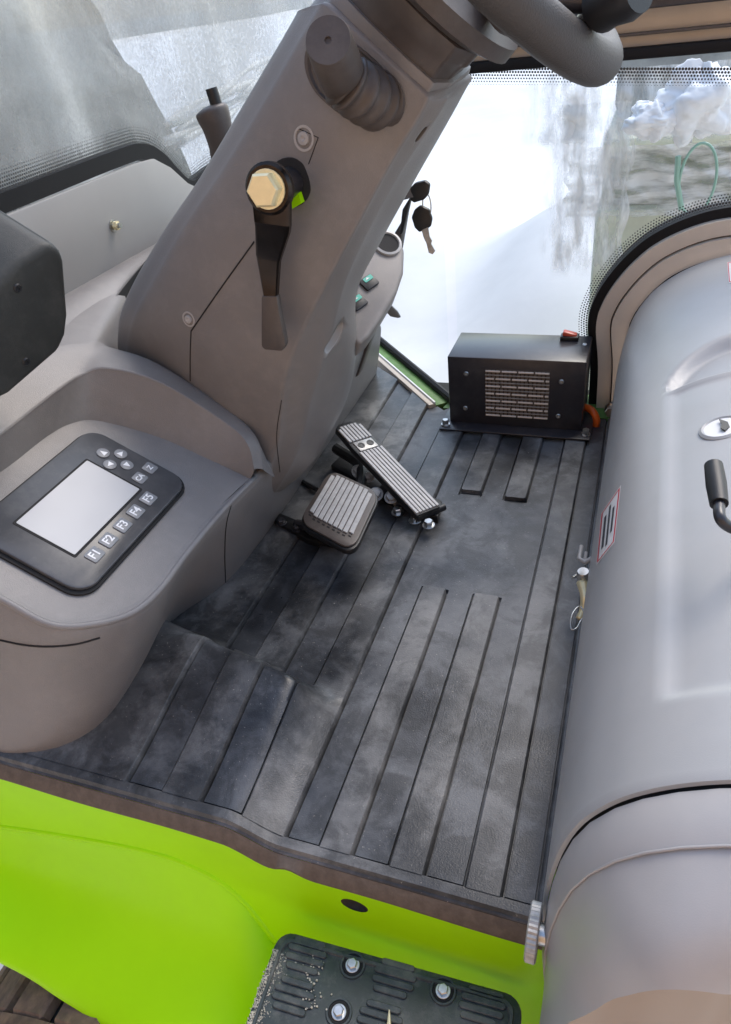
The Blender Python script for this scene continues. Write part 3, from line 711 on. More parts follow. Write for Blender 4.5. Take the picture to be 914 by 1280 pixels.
for i, p in enumerate(t0): 
    d = cen-p; d -= nd*d.dot(nd); inn.append(p+unit(d)*0.012)
rows.append(inn)
side = MB().grid(patch(rows, 5, 5)).build('side_panel', 'plastic', cs, smooth=70)
# deck
foot = [V(-.936, .30, .432), V(-.936, .72, .432), V(-.935, .836, .432), V(-.925, .895, .427), V(-.898, .93, .412), V(-.811, .966, .365), V(-.726, .978, .319), V(-.655, .985, .28)]
onpl = lambda p: p-nd*((p-od).dot(nd))
foot = [onpl(p) for p in foot]
inner_dense = [onpl(p) for p in cr(inn[2:], 5)]
ring_ = inner_dense+[onpl(V(-1.0, .45, .46))]+[p for p in cr(foot, 4)]
bm = bmesh.new(); fv = [bm.verts.new(p-nd*0.0006) for p in ring_]; bm.faces.new(fv); bmesh.ops.triangulate(bm, faces=bm.faces[:]); bm.verts.index_update()
MB().add([v.co[:] for v in bm.verts], [[v.index for v in f.verts] for f in bm.faces]).build('deck', 'plastic', cs, smooth=0); bm.free()
# lip wall + dash top
T_ = [aty(-60, 590, .60), aty(0, 545, .74), aty(70, 490, .88), aty(103, 469, .945), aty(135, 461, .975), aty(200, 479, 1.0), aty(280, 529, 1.01), aty(309, 556, 1.0), aty(318, 588, .985)]
F_ = [foot[0]+V(-.02, .3, 0), foot[1], foot[2], foot[3], foot[4], foot[5], foot[6], (foot[6]+foot[7])/2+V(.005, .003, 0), foot[7]+V(.01, 0.0, .002)]
F_ = [onpl(p) for p in F_]
O_ = [V(-1.0, .60, .53), V(-1.0, .76, .535), V(-.99, .93, .54), aty(112, 428, 1.03), aty(137, 434, 1.06), aty(198, 455, 1.055), aty(290, 516, 1.05), aty(322, 549, 1.03), aty(330, 588, 1.005)]
Bk = [V(-1.15, .60, .53), V(-1.15, .85, .535), V(-1.15, 1.2, .54), V(-1.13, 1.5, .54), O_[4]+V(-.02, .012, -.09), O_[5]+V(0, .01, -.09), O_[6]+V(0, .01, -.09), O_[7]+V(0, .02, -.08), O_[8]+V(-.01, .05, -.05)]
mixr = lambda A, B, t, o=V(0, 0, 0): [a*(1-t)+b*t+o for a, b in zip(A, B)]
rows = [mixr(F_, T_, -.04), F_, mixr(F_, T_, .5), mixr(F_, T_, .93), mixr(F_, T_, 1.01), [a*.08+b*.92+(V(0, 0, .003)) for a, b in zip(O_, T_)], mixr(T_, O_, .5, V(0, 0, .004)), mixr(T_, O_, .93, V(0, 0, .002)), mixr(O_, Bk, .12), Bk]
lip = MB().grid(patch(rows, 5, 6)).build('raised_lip', 'plastic', cs, smooth=70)
# dash shelf between the column and the kick plate
D1 = [V(-1.15, .95, .545), V(-1.15, 1.3, .545), V(-1.15, 1.62, .543), V(-1.14, 1.78, .545)]
D2 = [V(-1.06, .98, .552), V(-1.075, 1.2, .552), V(-1.09, 1.5, .552), V(-1.10, 1.78, .55)]
D3 = [aty(122, 425, 1.06), aty(131, 400, 1.15), aty(154, 360, 1.27), aty(212, 294, 1.45)]
D4 = [D3[0]+V(.005, .0, -.09), D3[1]+V(.005, .0, -.09), D3[2]+V(.01, 0, -.09), D3[3]+V(.01, 0, -.09)]
MB().grid(patch([D1, D2, mixr(D2, D3, .9, V(0, 0, .003)), D3], 5, 6)).build('dash_shelf', 'plastic', cs, smooth=70)
MB().grid(patch([D3, [a*.5+b*.5 for a, b in zip(D3, D4)], D4], 3, 6)).build('column_slot', 'groove', cs, smooth=70)  # slot walls near black: shade of the recess put into the colour
MB().box((-.90, 1.35, .43), (.22, .60, .01)).build('slot_shade_sheet', 'groove', cs)  # dark sheet added to stand for shade deep in the slot
MB().tube([p+nd*-.002 for p in cr(t0[2:], 5)], .0055, 10).build('edge_bead', 'plastic', cs, smooth=180)
# seam lines
bs = bvh(side)
def seam(b, pts, name, par, r=0.0014, k=8):
    P = []
    for p in cr([V(x, y, 0) for x, y in pts], k):
        h, n = hit(b, p[0], p[1], 0.0002)
        if h is not None: P.append(h)
    return MB().tube(P, r, 6).build(name, 'groove', par) if len(P) > 1 else None
seam(bs, [(0, 800), (30, 806), (60, 808), (95, 805), (125, 797)], 'seam', cs, 0.0018)
seam(bs, [(290, 628), (283, 655), (281, 690), (282, 728)], 'seam', cs, 0.0012)
base(cs)

# display
dp = thing('display_panel', 'dark display unit with pale sky sheen screen and grey keys on the console', 'display')
vd = unit(V(1, 0, -.543)); yd = V(0, 1, 0)
def D(v, y, h=0.0): return od+vd*v+V(0, y, 0)+nd*h
def slab(v0, v1, y0, y1, r, h0, h1, name, material, par, bev=0.0, sk=6):
    cv, cy_ = (v0+v1)/2, (y0+y1)/2
    P = [D(cv+a, cy_+b, h0) for a, b in rrect(v1-v0, y1-y0, r, sk)]
    return MB().prism(P, nd*(h1-h0), bev=bev).build(name, material, par)
slab(-.341, -.131, .582, .898, .036, 0.0, .0045, 'gasket', 'groove', dp, .0015)
slab(-.336, -.136, .588, .892, .032, .0045, .0125, 'housing', 'panel', dp, .003)
slab(-.296, -.186, .636, .822, .003, .0126, .0132, 'screen_frame', 'groove', dp)
slab(-.292, -.190, .640, .818, .002, .0133, .0139, 'screen', 'screen', dp)
for k, y in enumerate((.658, .694, .733, .771, .809)):
    b = slab(-.179, -.156, y-.013, y+.013, .003, .0126, .0145, 'key', 'button', dp, .0005, 2)
    text_part('F%d' % (k+1), .019, D(-.1675, y, .0147), yd*1, -vd, nd, 'icon', b, 'key_symbol', bold=.0003)
def rkey(v, y, sym, r=0.0085, sq=False):
    b = slab(v-.011, v+.011, y-.011, y+.011, .0035 if sq else .0105, .0126, .0142, 'key', 'button', dp, .0004, 4)
    ring = []
    if sym == 'up': T = [(-.006, -.005), (.006, -.005), (0, .007)]
    elif sym == 'down': T = [(-.006, .005), (.006, .005), (0, -.007)]
    elif sym == 'right': T = [(-.005, -.006), (-.005, .006), (.007, 0)]
    elif sym == 'left': T = [(.006, -.006), (.006, .006), (-.007, 0)]
    else: T = None
    if T: MB().prism([D(v, y, .0143)+vd*q*1.0*(1)*0+vd*a*.9+yd*q*.9 for a, q in T], nd*.0004).build('key_symbol', 'icon', b, smooth=0)
    else: text_part(sym, .013, D(v, y, .0144), yd, -vd, nd, 'icon', b, 'key_symbol', bold=.0003)
rkey(-.283, .851, 'left'); rkey(-.260, .869, 'up'); rkey(-.259, .835, 'down'); rkey(-.237, .853, 'right')
rkey(-.204, .873, 'Z', sq=True); rkey(-.204, .841, 'CA', sq=True)
base(dp)

# black vent housing at the left edge
bx = thing('black_housing', 'black plastic housing with rounded corners and two screws at the left edge', 'housing')
def bxp(px, py, y): return aty(px, py, y)
near_ = [bxp(20, 330, .80), bxp(62, 306, .86), bxp(80, 316, .88), bxp(88, 395, .86), bxp(84, 425, .84), bxp(70, 445, .80), bxp(12, 492, .74), bxp(-20, 515, .70), bxp(-110, 520, .62), bxp(-120, 400, .62), bxp(-60, 370, .70)]
# planar housing side: project on a plane through three of its corners
p0 = near_[0]; nn = unit(np.cross(near_[3]-p0, near_[6]-p0)); nn = nn if nn.dot(CAM-p0) > 0 else -nn
opx = [(22, 328), (60, 304), (76, 308), (83, 325), (88, 395), (85, 420), (76, 440), (30, 480), (14, 494), (2, 500), (-60, 520), (-160, 500), (-160, 440), (-20, 372), (0, 352)]
Pn = [pl(x, y, p0, nn) for x, y in opx]
ext = V(-.16, .02, .085)
hb = MB().prism(Pn, ext, bev=0.012, seg=4).build('shell', 'blackgreen', bx, smooth=40)
bb = bvh(hb)
for px, py in ((22, 360), (33, 452)):
    h, n = hit(bb, px, py, -0.001)
    if h is not None: screw(h, n, 0.0065, bx, 'black')
base(bx)

# =================================================================== STEERING COLUMN
sc = thing('steering_column', 'large grey moulded steering column cover leaning up to the right', 'steering column')
def row(L, l, m1, m2, r, R, F, dy=0.0, yl=1.045, yr=1.03, yf=1.22):
    Lp = aty(*L, 1.12+dy); return [Lp+V(.04, .20, .0), Lp+V(0.006, .07, 0), Lp, aty(*l, yl+.015+dy), aty(*m1, yl-.01+dy), aty(*m2, yr-.005+dy), aty(*r, yr+dy), aty(*R, yr+.05+dy), aty(*F, yf+dy), aty(*F, yf+dy)+V(-.075, .10, -.02)]
def rw(L, l, r, R, F, dy=0.0, **k):
    m1 = (l[0]*.66+r[0]*.34, l[1]*.66+r[1]*.34); m2 = (l[0]*.33+r[0]*.67, l[1]*.33+r[1]*.67)
    a = row(L, l, m1, m2, r, R, F, dy, **k)
    q = lambda A, B, t: A*(1-t)+B*t
    # sharpen the face corners: points close to each corner
    return [a[0], a[1], a[2], q(a[2], a[3], .75), q(a[3], a[4], .12), a[4], a[5], q(a[5], a[6], .80), a[6], q(a[6], a[7], .25), q(a[6], a[7], .9), q(a[7], a[8], .15), a[8], a[9]]
rws = [
    rw((150, 520), (165, 560), (318, 650), (326, 640), (350, 610), 0.03, yr=1.06, yf=1.2),
    rw((148, 440), (160, 462), (330, 598), (352, 602), (385, 585), 0.0, yl=1.08, yr=1.06),
    rw((148, 412), (162, 425), (346, 552), (374, 560), (412, 540), 0.0, yl=1.07, yr=1.05),
    rw((152, 388), (172, 392), (354, 480), (390, 495), (434, 490), 0.0, yl=1.05, yr=1.03),
    rw((170, 348), (198, 345), (376, 418), (412, 425), (445, 430)),
    rw((204, 290), (235, 280), (412, 345), (432, 352), (446, 366)),
    rw((250, 222), (281, 212), (452, 270), (465, 280), (472, 310)),
    rw((300, 138), (331, 130), (490, 200), (506, 207), (516, 230)),
    rw((345, 62), (374, 55), (521, 150), (543, 152), (557, 158)),
    rw((368, 22), (398, 14), (532, 130), (558, 126), (581, 114)),
    rw((372, 14), (404, 3), (535, 124), (556, 119), (590, 99)),
]
top_ring = rws[-1]; cc = sum(top_ring)/len(top_ring); ax_col = unit(V(.70, 0, .71))
r2 = [cc+(p-cc)*0.97+ax_col*0.004 for p in top_ring]; r3 = [cc+(p-cc)*0.90+ax_col*0.007 for p in top_ring]; r4 = [cc+(p-cc)*0.4+ax_col*0.007 for p in top_ring]
Gc = patch(rws, 6, 4, closed_v=True)
extra = [np.array(cr_closed(r, 4)) for r in (r2, r3, r4)]
Gc = np.concatenate([Gc, np.array(extra)], 0)
cmb = MB().grid(Gc, closed_v=True); nrg, ncl = Gc.shape[:2]
cmb.f.append(tuple(range(ncl))[::-1]); cmb.f.append(tuple(range((nrg-1)*ncl, nrg*ncl)))
colm = cmb.build('cover', 'plastic', sc, smooth=50)
bc = bvh(colm)
seam(bc, [(238, 476), (238, 445), (239, 414)], 'seam', sc, 0.0011)
seam(bc, [(239, 414), (275, 362), (318, 302)], 'seam', sc, 0.0013)
seam(bc, [(386, 205), (398, 172), (372, 160)], 'seam', sc, 0.0008, 1)
seam(bc, [(350, 590), (346, 545), (352, 500)], 'seam', sc, 0.0008)
for px, py, r in ((380, 173, .013), (236, 399, .0105)):
    h, n = hit(bc, px, py, -0.002)
    MB().lathe(h, n, [(r*1.3, 0), (r*1.3, .0028), (r*1.05, .0028), (r*1.0, .001), (r*.7, .001), (r*.66, .005), (r*.3, .0055), (0, .003)], 24).build('screw', 'cowl', sc)
# grip slot and small oval on the right flank
def oval(b, px, py, w_, h_, ang, name, material, par, off=0.0015, inner=None):
    c, n = hit(b, px, py, 0)
    u, v, n = frame(n); a = R_(ang); U = u*math.cos(a)+v*math.sin(a); W = -u*math.sin(a)+v*math.cos(a)
    P = [c+U*w_*math.cos(t)+W*h_*math.sin(t) for t in np.linspace(0, 2*math.pi, 29)[:-1]]
    rows = [[p+n*-.004 for p in P], [p+n*off for p in P], [c+(p-c)*.86+n*off*.9 for p in P], [c+(p-c)*.8-n*.001+n*.0012 for p in P]]
    o = MB().grid(rows, closed_v=True).build(name, 'plastic', par)
    MB().prism([c+(p-c)*.82+n*.0006 for p in P], n*.0004).build('opening', material, o); return o
def hitpoly(b, pts, o0, o1, name, material, par):
    c = sum(V(x, y, 0) for x, y in pts)/len(pts); P = cr_closed([V(x, y, 0) for x, y in pts], 4); G = []
    for f in (1.0, .97, .6, .2):
        G.append([hit(b, *(c+(p-c)*f)[:2], o0 if f == 1.0 else o1)[0] for p in P])
    if any(p is None for g_ in G for p in g_): return None
    return MB().grid(G, closed_v=True).build(name, material, par, smooth=60)
def carve(px0, py0, px1, py1, wid, depth, material):
    a, na_ = hit(bc, px0, py0, 0); b, nb_ = hit(bc, px1, py1, 0); n_ = unit(na_+nb_); ax_ = unit(b-a); ax_ = unit(ax_-n_*ax_.dot(n_)); sd_2 = np.cross(n_, ax_); L2 = np.linalg.norm(b-a)/2; c_ = (a+b)/2
    rg_ = []
    for i_ in range(17):
        th = math.pi*i_/16
        rg_.append([c_+ax_*(-L2*1.06*math.cos(th))+(sd_2*wid*math.cos(f)+n_*depth*math.sin(f))*(math.sin(th)**.7+1e-4) for f in [2*math.pi*j_/24 for j_ in range(24)]])
    cut = MB().grid(rg_, closed_v=True); o_ = len(cut.v); cut.f.append(tuple(range(24))[::-1]); cut.f.append(tuple(range(o_-24, o_)))
    co = cut.build('cutter', material, None, smooth=180)
    colm.data.materials.append(M[material])
    md = colm.modifiers.new('b', 'BOOLEAN'); md.operation = 'DIFFERENCE'; md.solver = 'EXACT'; md.object = co
    md.material_mode = 'TRANSFER'
    bpy.context.view_layer.update()
    me = bpy.data.meshes.new_from_object(colm.evaluated_get(bpy.context.evaluated_depsgraph_get()))
    colm.modifiers.clear()
    if len(me.polygons) > 0.8*len(colm.data.polygons): colm.data = me
    cm = co.data; bpy.data.objects.remove(co); bpy.data.meshes.remove(cm)
carve(408, 440, 428, 404, .0165, .022, 'slotgrey')
carve(520, 177, 533, 159, .006, .010, 'boot')
# collar and upper shroud
c1 = cc+V(.02, -.03, .0)
prof_rings = []
for h, s_ in ((0.0, .93), (.014, .92), (.022, .90), (.024, .84), (.05, .82), (.055, .84), (.075, .84), (.08, .78)):
    ring = [cc+(p-cc)*s_+ax_col*h for p in top_ring]
    # ease the outline towards a circle as it climbs
    rad = sum(np.linalg.norm(p-cc) for p in top_ring)/len(top_ring)*.95; t = min(1, h/.06)
    ring = [p*(1-t*.6)+(cc+ax_col*h+unit((p-cc)-ax_col*(p-cc).dot(ax_col))*rad*s_)*(t*.6) for p in ring]
    prof_rings.append(cr_closed(ring, 6))
MB().grid(prof_rings[:4], closed_v=True).build('collar', 'plastic', sc, smooth=40)
MB().grid(prof_rings[3:], closed_v=True).build('upper_shroud', 'boot', sc, smooth=40)
base(sc)

# steering wheel
sw_ = thing('steering_wheel', 'black foam covered steering wheel rim at the top edge', 'steering wheel')
wc = V(-.228, 1.11, 1.045); wa = unit(V(.70, 0, .71)); wu = V(wa[2], 0, -wa[0]); wv = np.cross(wa, wu); WR = .215
MB().tube([wc+WR*(wu*math.cos(t)+wv*math.sin(t)) for t in np.linspace(0, 2*math.pi, 81)[:-1]], .027, 20, closed=True).build('rim', 'grip', sw_, smooth=180)
for t in (200, 320, 80):
    t = R_(t); MB().tube([wc-wa*.03, wc-wa*.03+(wu*math.cos(t)+wv*math.sin(t))*WR*.6, wc+WR*(wu*math.cos(t)+wv*math.sin(t))], [.022, .018, .016], 10).build('spoke', 'boot', sw_)
MB().lathe(wc-wa*.09, wa, [(.10, 0), (.125, .01), (.125, .03), (.07, .06), (.05, .09)], 40).build('hub', 'boot', sw_, smooth=40)
base(sw_)
kn = thing('spinner_knob', 'black knob on a chromed stem at the steering wheel rim, top edge', 'knob')
k0 = aty(728, 34, 1.05); k1 = aty(752, 8, 1.0); k2 = aty(800, -14, 0.97); kd = unit(k1-k0)
MB().tube([k0-kd*.015, k0+kd*.02, k1], [.014, .014, .013], 16).build('stem', 'bronze', kn, smooth=40)
MB().tube([k1-kd*.01, k1, k1+(k2-k1)*.3, k1+(k2-k1)*.7, k2], [.016, .026, .024, .026, .022], 20).build('knob_body', 'black', kn, smooth=50)
MB().tube([aty(756, -2, 1.0)+V(-.05, 0, 0), aty(756, -2, 1.0)+V(.0, 0, 0)], .012, 12).build('clamp', 'blackmetal', kn); base(kn)

# stalk with bellows boot
sk = thing('control_stalk', 'grey brown push knob on a ribbed rubber boot near the top of the column', 'stalk')
ha, na = hit(bc, 474, 124, 0)
hb_, nb = hit(bc, 425, 92, 0)
P = []; rd = []
q0 = ha+na*(-.012); q1 = ha+na*.006+V(-.004, 0, .0); q2 = aty(446, 112, ha[1]-.045); q3 = aty(428, 98, ha[1]-.06)
path = cr([q0, q1, q2, q3], 14)
for i, p in enumerate(path): P.append(p); rd.append(.034-.0055*i/len(path)+.0046*math.cos(i*2*math.pi/7))
MB().tube(P, rd, 28).build('bellows', 'boot', sk, smooth=180)
e0 = aty(430, 100, ha[1]-.045); e1 = aty(410, 50, ha[1]-.14); ea = unit(e1-e0); L_ = np.linalg.norm(e1-e0)
MB().lathe(e0, ea, [(.029, 0), (.0285, L_*.5), (.0265, L_*.96), (.025, L_), (.004, L_), (.0035, L_-.003), (0, L_-.003)], 36).build('knob', 'boot', sk, smooth=40)
u, v, n = frame(nb); ctr, _n = hit(bc, 436, 100, 0.0005)
d1_, _ = hit(bc, 486, 132, 0); d0_, _ = hit(bc, 390, 58, 0); U = unit(d1_-d0_); W = unit(np.cross(nb, U))
P = []
for t in np.linspace(0, 2*math.pi, 49)[:-1]:
    a = math.cos(t); P.append(ctr+U*(.058*a)+U*(.012*(1 if a > 0 else -1)*min(1, abs(a)*3))+W*.040*math.sin(t))
rows = [[p-nb*.006 for p in P], [p+nb*.0045 for p in P], [ctr+(p-ctr)*.93+nb*.0045 for p in P], [ctr+(p-ctr)*.88+nb*.001 for p in P], [ctr+(p-ctr)*.1+nb*.001 for p in P]]
MB().grid(rows, closed_v=True).build('boot_flange', 'boot', sk, smooth=40)
base(sk)

# tilt lever
tl = thing('tilt_lever', 'bent black steel lever with large yellow plated hex bolt on the column side', 'lever')
hx, nx = hit(bc, 364, 228, 0)
nx = unit(V(-.15, -1, .12))
hubc = aty(336, 236, hx[1]-.085)
dirh = unit(hubc-hx); Lh = np.linalg.norm(hubc-hx)
MB().lathe(hx-dirh*.02, dirh, [(.029, 0), (.029, .002), (.021, .003), (.021, Lh)], 28).build('shaft', 'blackmetal', tl)
MB().lathe(hx+dirh*.004, dirh, [(.033, -.003), (.033, .001), (.029, .002)], 28).build('column_hole', 'groove', tl)
MB().prism([hx+dirh*.01+u_ for u_ in (V(.004, -.01, -.033), V(.020, -.01, -.026), V(.017, -.01, -.012), V(.006, -.01, -.004))], (0, .012, 0)).build('green_tab', 'green', tl)
fu = unit(np.cross((0, 0, 1), dirh)); fv_ = np.cross(dirh, fu)
MB().lathe(hubc-dirh*.012, dirh, [(.031, 0), (.034, .004), (.034, .012), (.030, .016)], 36).build('eye', 'bronze', tl, smooth=40)
MB().lathe(hubc+dirh*.003, dirh, [(.0255, 0), (.0255, .004), (.022, .005)], 28).build('washer', 'brass', tl)
MB().lathe(hubc+dirh*.007, dirh, [(.0235, 0), (.0235, .014), (.0205, .018), (.004, .0185)], 6).build('hex_bolt', 'brass', tl, smooth=20)
ys_ = hx[1]
def LP(px, py, dy): return aty(px, py, ys_+dy)
sec = [((315, 250), (361, 255), -.082), ((318, 276), (359, 281), -.082), ((319, 282), (360, 287), -.078), ((322, 322), (343, 330), -.055), ((319, 336), (352, 330), -.052), ((323, 350), (349, 345), -.052)]
sec = [((315, 248), (362, 252), -.086), ((318, 277), (362, 283), -.084), ((319, 283), (361, 292), -.074), ((320, 318), (351, 322), -.052), ((321, 322), (349, 328), -.050), ((330, 372), (346, 372), -.052)]
rows = []
for a, b, dy in sec:
    A0 = LP(*a, dy); B0 = LP(*b, dy); th = V(0, .008, 0)
    rows.append([A0, A0*.92+B0*.08+V(0, -.002, 0), A0*.08+B0*.92+V(0, -.002, 0), B0, B0+th, A0+th])
MB().grid(rows, closed_v=True).build('arm', 'bronze', tl, smooth=25)
hl = [LP(326, 370, -.056), LP(346, 370, -.056), LP(349, 390, -.057), LP(357, 432, -.06), LP(352, 440, -.06), LP(330, 438, -.06), LP(326, 433, -.06)]
MB().prism(hl, (0, .016, 0), bev=.004).build('handle_sleeve', 'boot', tl)
base(tl)

# gear grip behind column
gg = thing('lever_grip', 'black hand lever with push button standing behind the column before the windshield', 'lever')
yl_ = 1.45
MB().tube([aty(264, 110, yl_), aty(271, 132, yl_)], [.012, .012], 14).build('push_button', 'black', gg, smooth=50)
MB().tube(cr([aty(262, 132, yl_), aty(266, 142, yl_), aty(272, 160, yl_), aty(277, 185, yl_), aty(280, 215, yl_)], 5), cr([V(.016, 0, 0), V(.033, 0, 0), V(.032, 0, 0), V(.024, 0, 0), V(.023, 0, 0)], 5) and [.014, .024, .031, .0335, .034, .034, .0335, .033, .032, .031, .030, .029, .028, .027, .026, .025, .025, .024, .024, .024, .024], 20).build('grip', 'boot', gg, smooth=60)
base(gg)

# =================================================================== SWITCH POD right of the column
sp_ = thing('switch_pod', 'grey dash wing with two green lit rocker switches right of the column', 'switch panel')
q = aty(480, 350, 1.36); pn = unit(V(.45, -.42, .80))
opx = [(470, 300), (486, 292), (499, 297), (506, 312), (505, 340), (497, 364), (477, 398), (462, 420), (450, 430), (442, 425), (440, 380), (450, 340)]
Pn = [pl(x, y, q, pn) for x, y in opx]
pod = MB().prism([p-pn*.05 for p in Pn], pn*.05, bev=.007, seg=3).build('wing', 'plastic', sp_, smooth=40)
bp2 = bvh(pod)
def switch(px, py, lit=True):
    c = pl(px, py, q, pn); U = unit(pl(px+10, py-7, q, pn)-c); W = np.cross(pn, U)
    s_ = MB().prism([c+U*a+W*b for a, b in rrect(.034, .027, .003, 2)], pn*.005, bev=.001).build('rocker_switch', 'black', sp_)
    MB().prism([c+U*.003+U*a+W*(b+.0065)+pn*.0051 for a, b in rrect(.022, .010, .002, 2)], pn*.001).build('lens', 'teal', s_)
    MB().prism([c+U*a+W*(b+.0065)+pn*.0063 for a, b in ((-.004, -.001), (.006, -.001), (.001, .003))], pn*.0004).build('symbol', 'icon', s_)
switch(461, 354); switch(447, 379)
c = pl(484, 305, q, pn); U = unit(pl(494, 305, q, pn)-c); W = np.cross(pn, U)
MB().lathe(c, pn, [(.030, 0), (.030, .005), (.025, .006), (.023, .001)], 28).build('cup_rim', 'hood', sp_)
MB().lathe(c, pn, [(.0245, .001), (.0245, .0025)], 28).build('cup_hollow', 'groove', sp_)
base(sp_)
# dark strip of cab pillar behind the pod
pr = thing('pillar_trim', 'brown grey corner pillar trim half hidden behind the column', 'pillar')
a = aty(470, 250, 1.6); MB().prism([aty(470, 330, 1.62), aty(506, 270, 1.62), aty(503, 288, 1.62), aty(496, 330, 1.62), aty(448, 470, 1.62), aty(430, 480, 1.62)], (0, .04, 0), bev=.004).build('trim', 'boot', pr)
MB().prism([aty(503, 262, 1.60), aty(514, 244, 1.60), aty(508, 270, 1.60), aty(503, 292, 1.60), aty(499, 295, 1.60)], (0, .02, 0), bev=.002).build('gasket', 'black', pr)
base(pr)
# keys
ky = thing('key_bunch', 'two black headed ignition keys hanging on a ring before the snowy window', 'keys')
yk = 1.38; kk = lambda x, y: aty(x, y, yk)
MB().prism([kk(512, 236), kk(518, 229), kk(531, 226), kk(537, 231), kk(535, 244), kk(530, 250), kk(517, 254), kk(512, 250)], (0, .012, 0), bev=.003).build('key_head', 'black', ky)
MB().prism([kk(518, 262), kk(525, 257), kk(536, 262), kk(540, 274), kk(538, 284), kk(524, 291), kk(518, 285), kk(514, 272)], (0, .010, 0), bev=.003).build('key_head', 'black', ky)
rc_ = kk(533, 258); MB().tube([rc_+V(.008*math.cos(t), .004, .022*math.sin(t)) for t in np.linspace(0, 2*math.pi, 25)[:-1]], .0013, 6, closed=True).build('ring', 'zinc', ky, smooth=180)
MB().prism([kk(527, 288), kk(535, 284), kk(537, 296), kk(540, 301), kk(539, 305), kk(544, 314), kk(541, 318), kk(536, 316), kk(533, 304), kk(530, 298)], (0, .003, 0)).build('key_blade', 'alu', ky)
MB().tube([kk(500, 248)+V(0, .03, 0), kk(514, 240)], .010, 10).build('key_shank', 'boot', ky)
base(ky)
cp = thing('rubber_cap', 'small oval grey rubber cap on a stem before the window below the switches', 'cap')
cpp = lambda x, y: aty(x, y, 1.45)
MB().prism([cpp(479, 383), cpp(483, 380), cpp(490, 383), cpp(497, 390), cpp(501, 397), cpp(497, 398), cpp(488, 396), cpp(482, 390)], (0, .006, 0), bev=.002).build('cap_body', 'cap', cp)
MB().tube([cpp(472, 378), cpp(480, 384)], .002, 6).build('tether', 'black', cp); base(cp)

# =================================================================== HEATER BOX
ht = thing('heater', 'black steel heater box with slotted grille standing by the side window', 'heater')
HX0, HX1, HY0, HY1, HZ = -.444, -.096, 1.70, 1.86, .207
MB().box(((HX0+HX1)/2, (HY0+HY1)/2, HZ/2+.008), (HX1-HX0, HY1-HY0, HZ-.014), bev=.0035).build('case', 'blackmetal', ht)
MB().box(((HX0+HX1)/2+.002, HY0+.035, .013), (HX1-HX0+.046, .15, .005), bev=.002).build('base_flange', 'blackmetal', ht)
# grille window: frame of backing, fins
gx0, gx1, gz0, gz1 = -.345, -.182, .043, .178
def HP(x, z, y=0): return V(x, HY0-y, z)
MB().box(((gx0+gx1)/2, HY0-.0005, (gz0+gz1)/2), (gx1-gx0, .003, gz1-gz0)).build('grille_back', 'cabedge', ht)
rg = random.Random(2)
nrow = 13
for r_ in range(nrow):
    z = gz0+.004+(gz1-gz0-.008)*r_/(nrow-1); n4 = 4; off = .5 if r_ % 2 else 0
    if r_ % 2 == 0:
        xx = gx0+.001-(.016 if (r_//2) % 2 else 0)
        while xx < gx1-.004:
            x1 = min(xx+.038, gx1-.001); x0c = max(xx, gx0+.001)
            if x1-x0c > .006: MB().box(((x0c+x1)/2, HY0-.0035, z), (x1-x0c, .004, .0042), bev=.0008, seg=1).build('grille_slat', 'slat', ht)
            xx += .042
    else:
        MB().box(((gx0+gx1)/2, HY0-.003, z), (gx1-gx0, .0028, .0022)).build('grille_bar', 'alu', ht)
for i in range(15):
    x = gx0+.0105*i+.006; MB().box((x, HY0-.0022, (gz0+gz1)/2), (.0016, .002, gz1-gz0)).build('grille_fin', 'bronze', ht)
for px, py in ((583, 467), (582, 510), (702, 477), (698, 520)):
    screw(aty(px, py, HY0), (0, -1, 0), .0065, ht)
for x, y in ((HX0-.008, HY0-.018), (HX1+.012, HY0-.018)): screw(V(x, y, .0155), (0, 0, 1), .009, ht, 'zinc', 'bolt', .012, hexa=True)
c = atz(712, 424, HZ); s_ = MB().box(c+V(0, 0, .006), (.046, .030, .012), bev=.003).build('rocker_housing', 'black', ht)
MB().box(c+V(0, 0, .014), (.036, .020, .012), ax=[unit(V(1, 0, -.25)), (0, 1, 0), unit(V(.25, 0, 1))], bev=.003).build('rocker', 'redswitch', s_)
screw(atz(731, 431, HZ), (0, 0, 1), .006, ht)
base(ht)
oc = thing('orange_cable', 'short orange cable loop behind the right side of the heater', 'cable')
MB().tube(cr([aty(728, 508, 1.79), aty(740, 513, 1.77), aty(746, 526, 1.76), aty(741, 539, 1.77), aty(730, 545, 1.80)], 6), .0095, 12).build('cable', 'orange', oc, smooth=180)
base(oc)

# =================================================================== PEDALS
ac = thing('accelerator_pedal', 'long black accelerator pedal with silver ridges running lengthwise', 'pedal')
za0, za1 = .135, .045           # free (far left) end is raised
Q = [(424, 538, za0), (440, 522, za0), (545, 629, za1), (527, 649, za1)]
Aq = [atz(*p) for p in Q]
lf = unit((Aq[2]+Aq[3])/2-(Aq[0]+Aq[1])/2); wf = (Aq[1]-Aq[0]); wf = unit(wf-lf*wf.dot(lf)); nf = np.cross(lf, wf); nf = nf if nf[2] > 0 else -nf
cA = (Aq[0]+Aq[1])/2; LL = np.linalg.norm((Aq[2]+Aq[3])/2-cA); WW = (np.linalg.norm(Aq[1]-Aq[0])+np.linalg.norm(Aq[3]-Aq[2]))/2
shape = [(-.006, -WW*.28), (.006, -WW*.5), (LL*.25, -WW*.56), (LL, -WW*.52), (LL, WW*.52), (LL*.25, WW*.56), (.006, WW*.5), (-.006, WW*.28)]
MB().prism([cA+lf*a+wf*b-nf*.016 for a, b in shape], nf*.016, bev=.003).build('pad', 'black', ac)
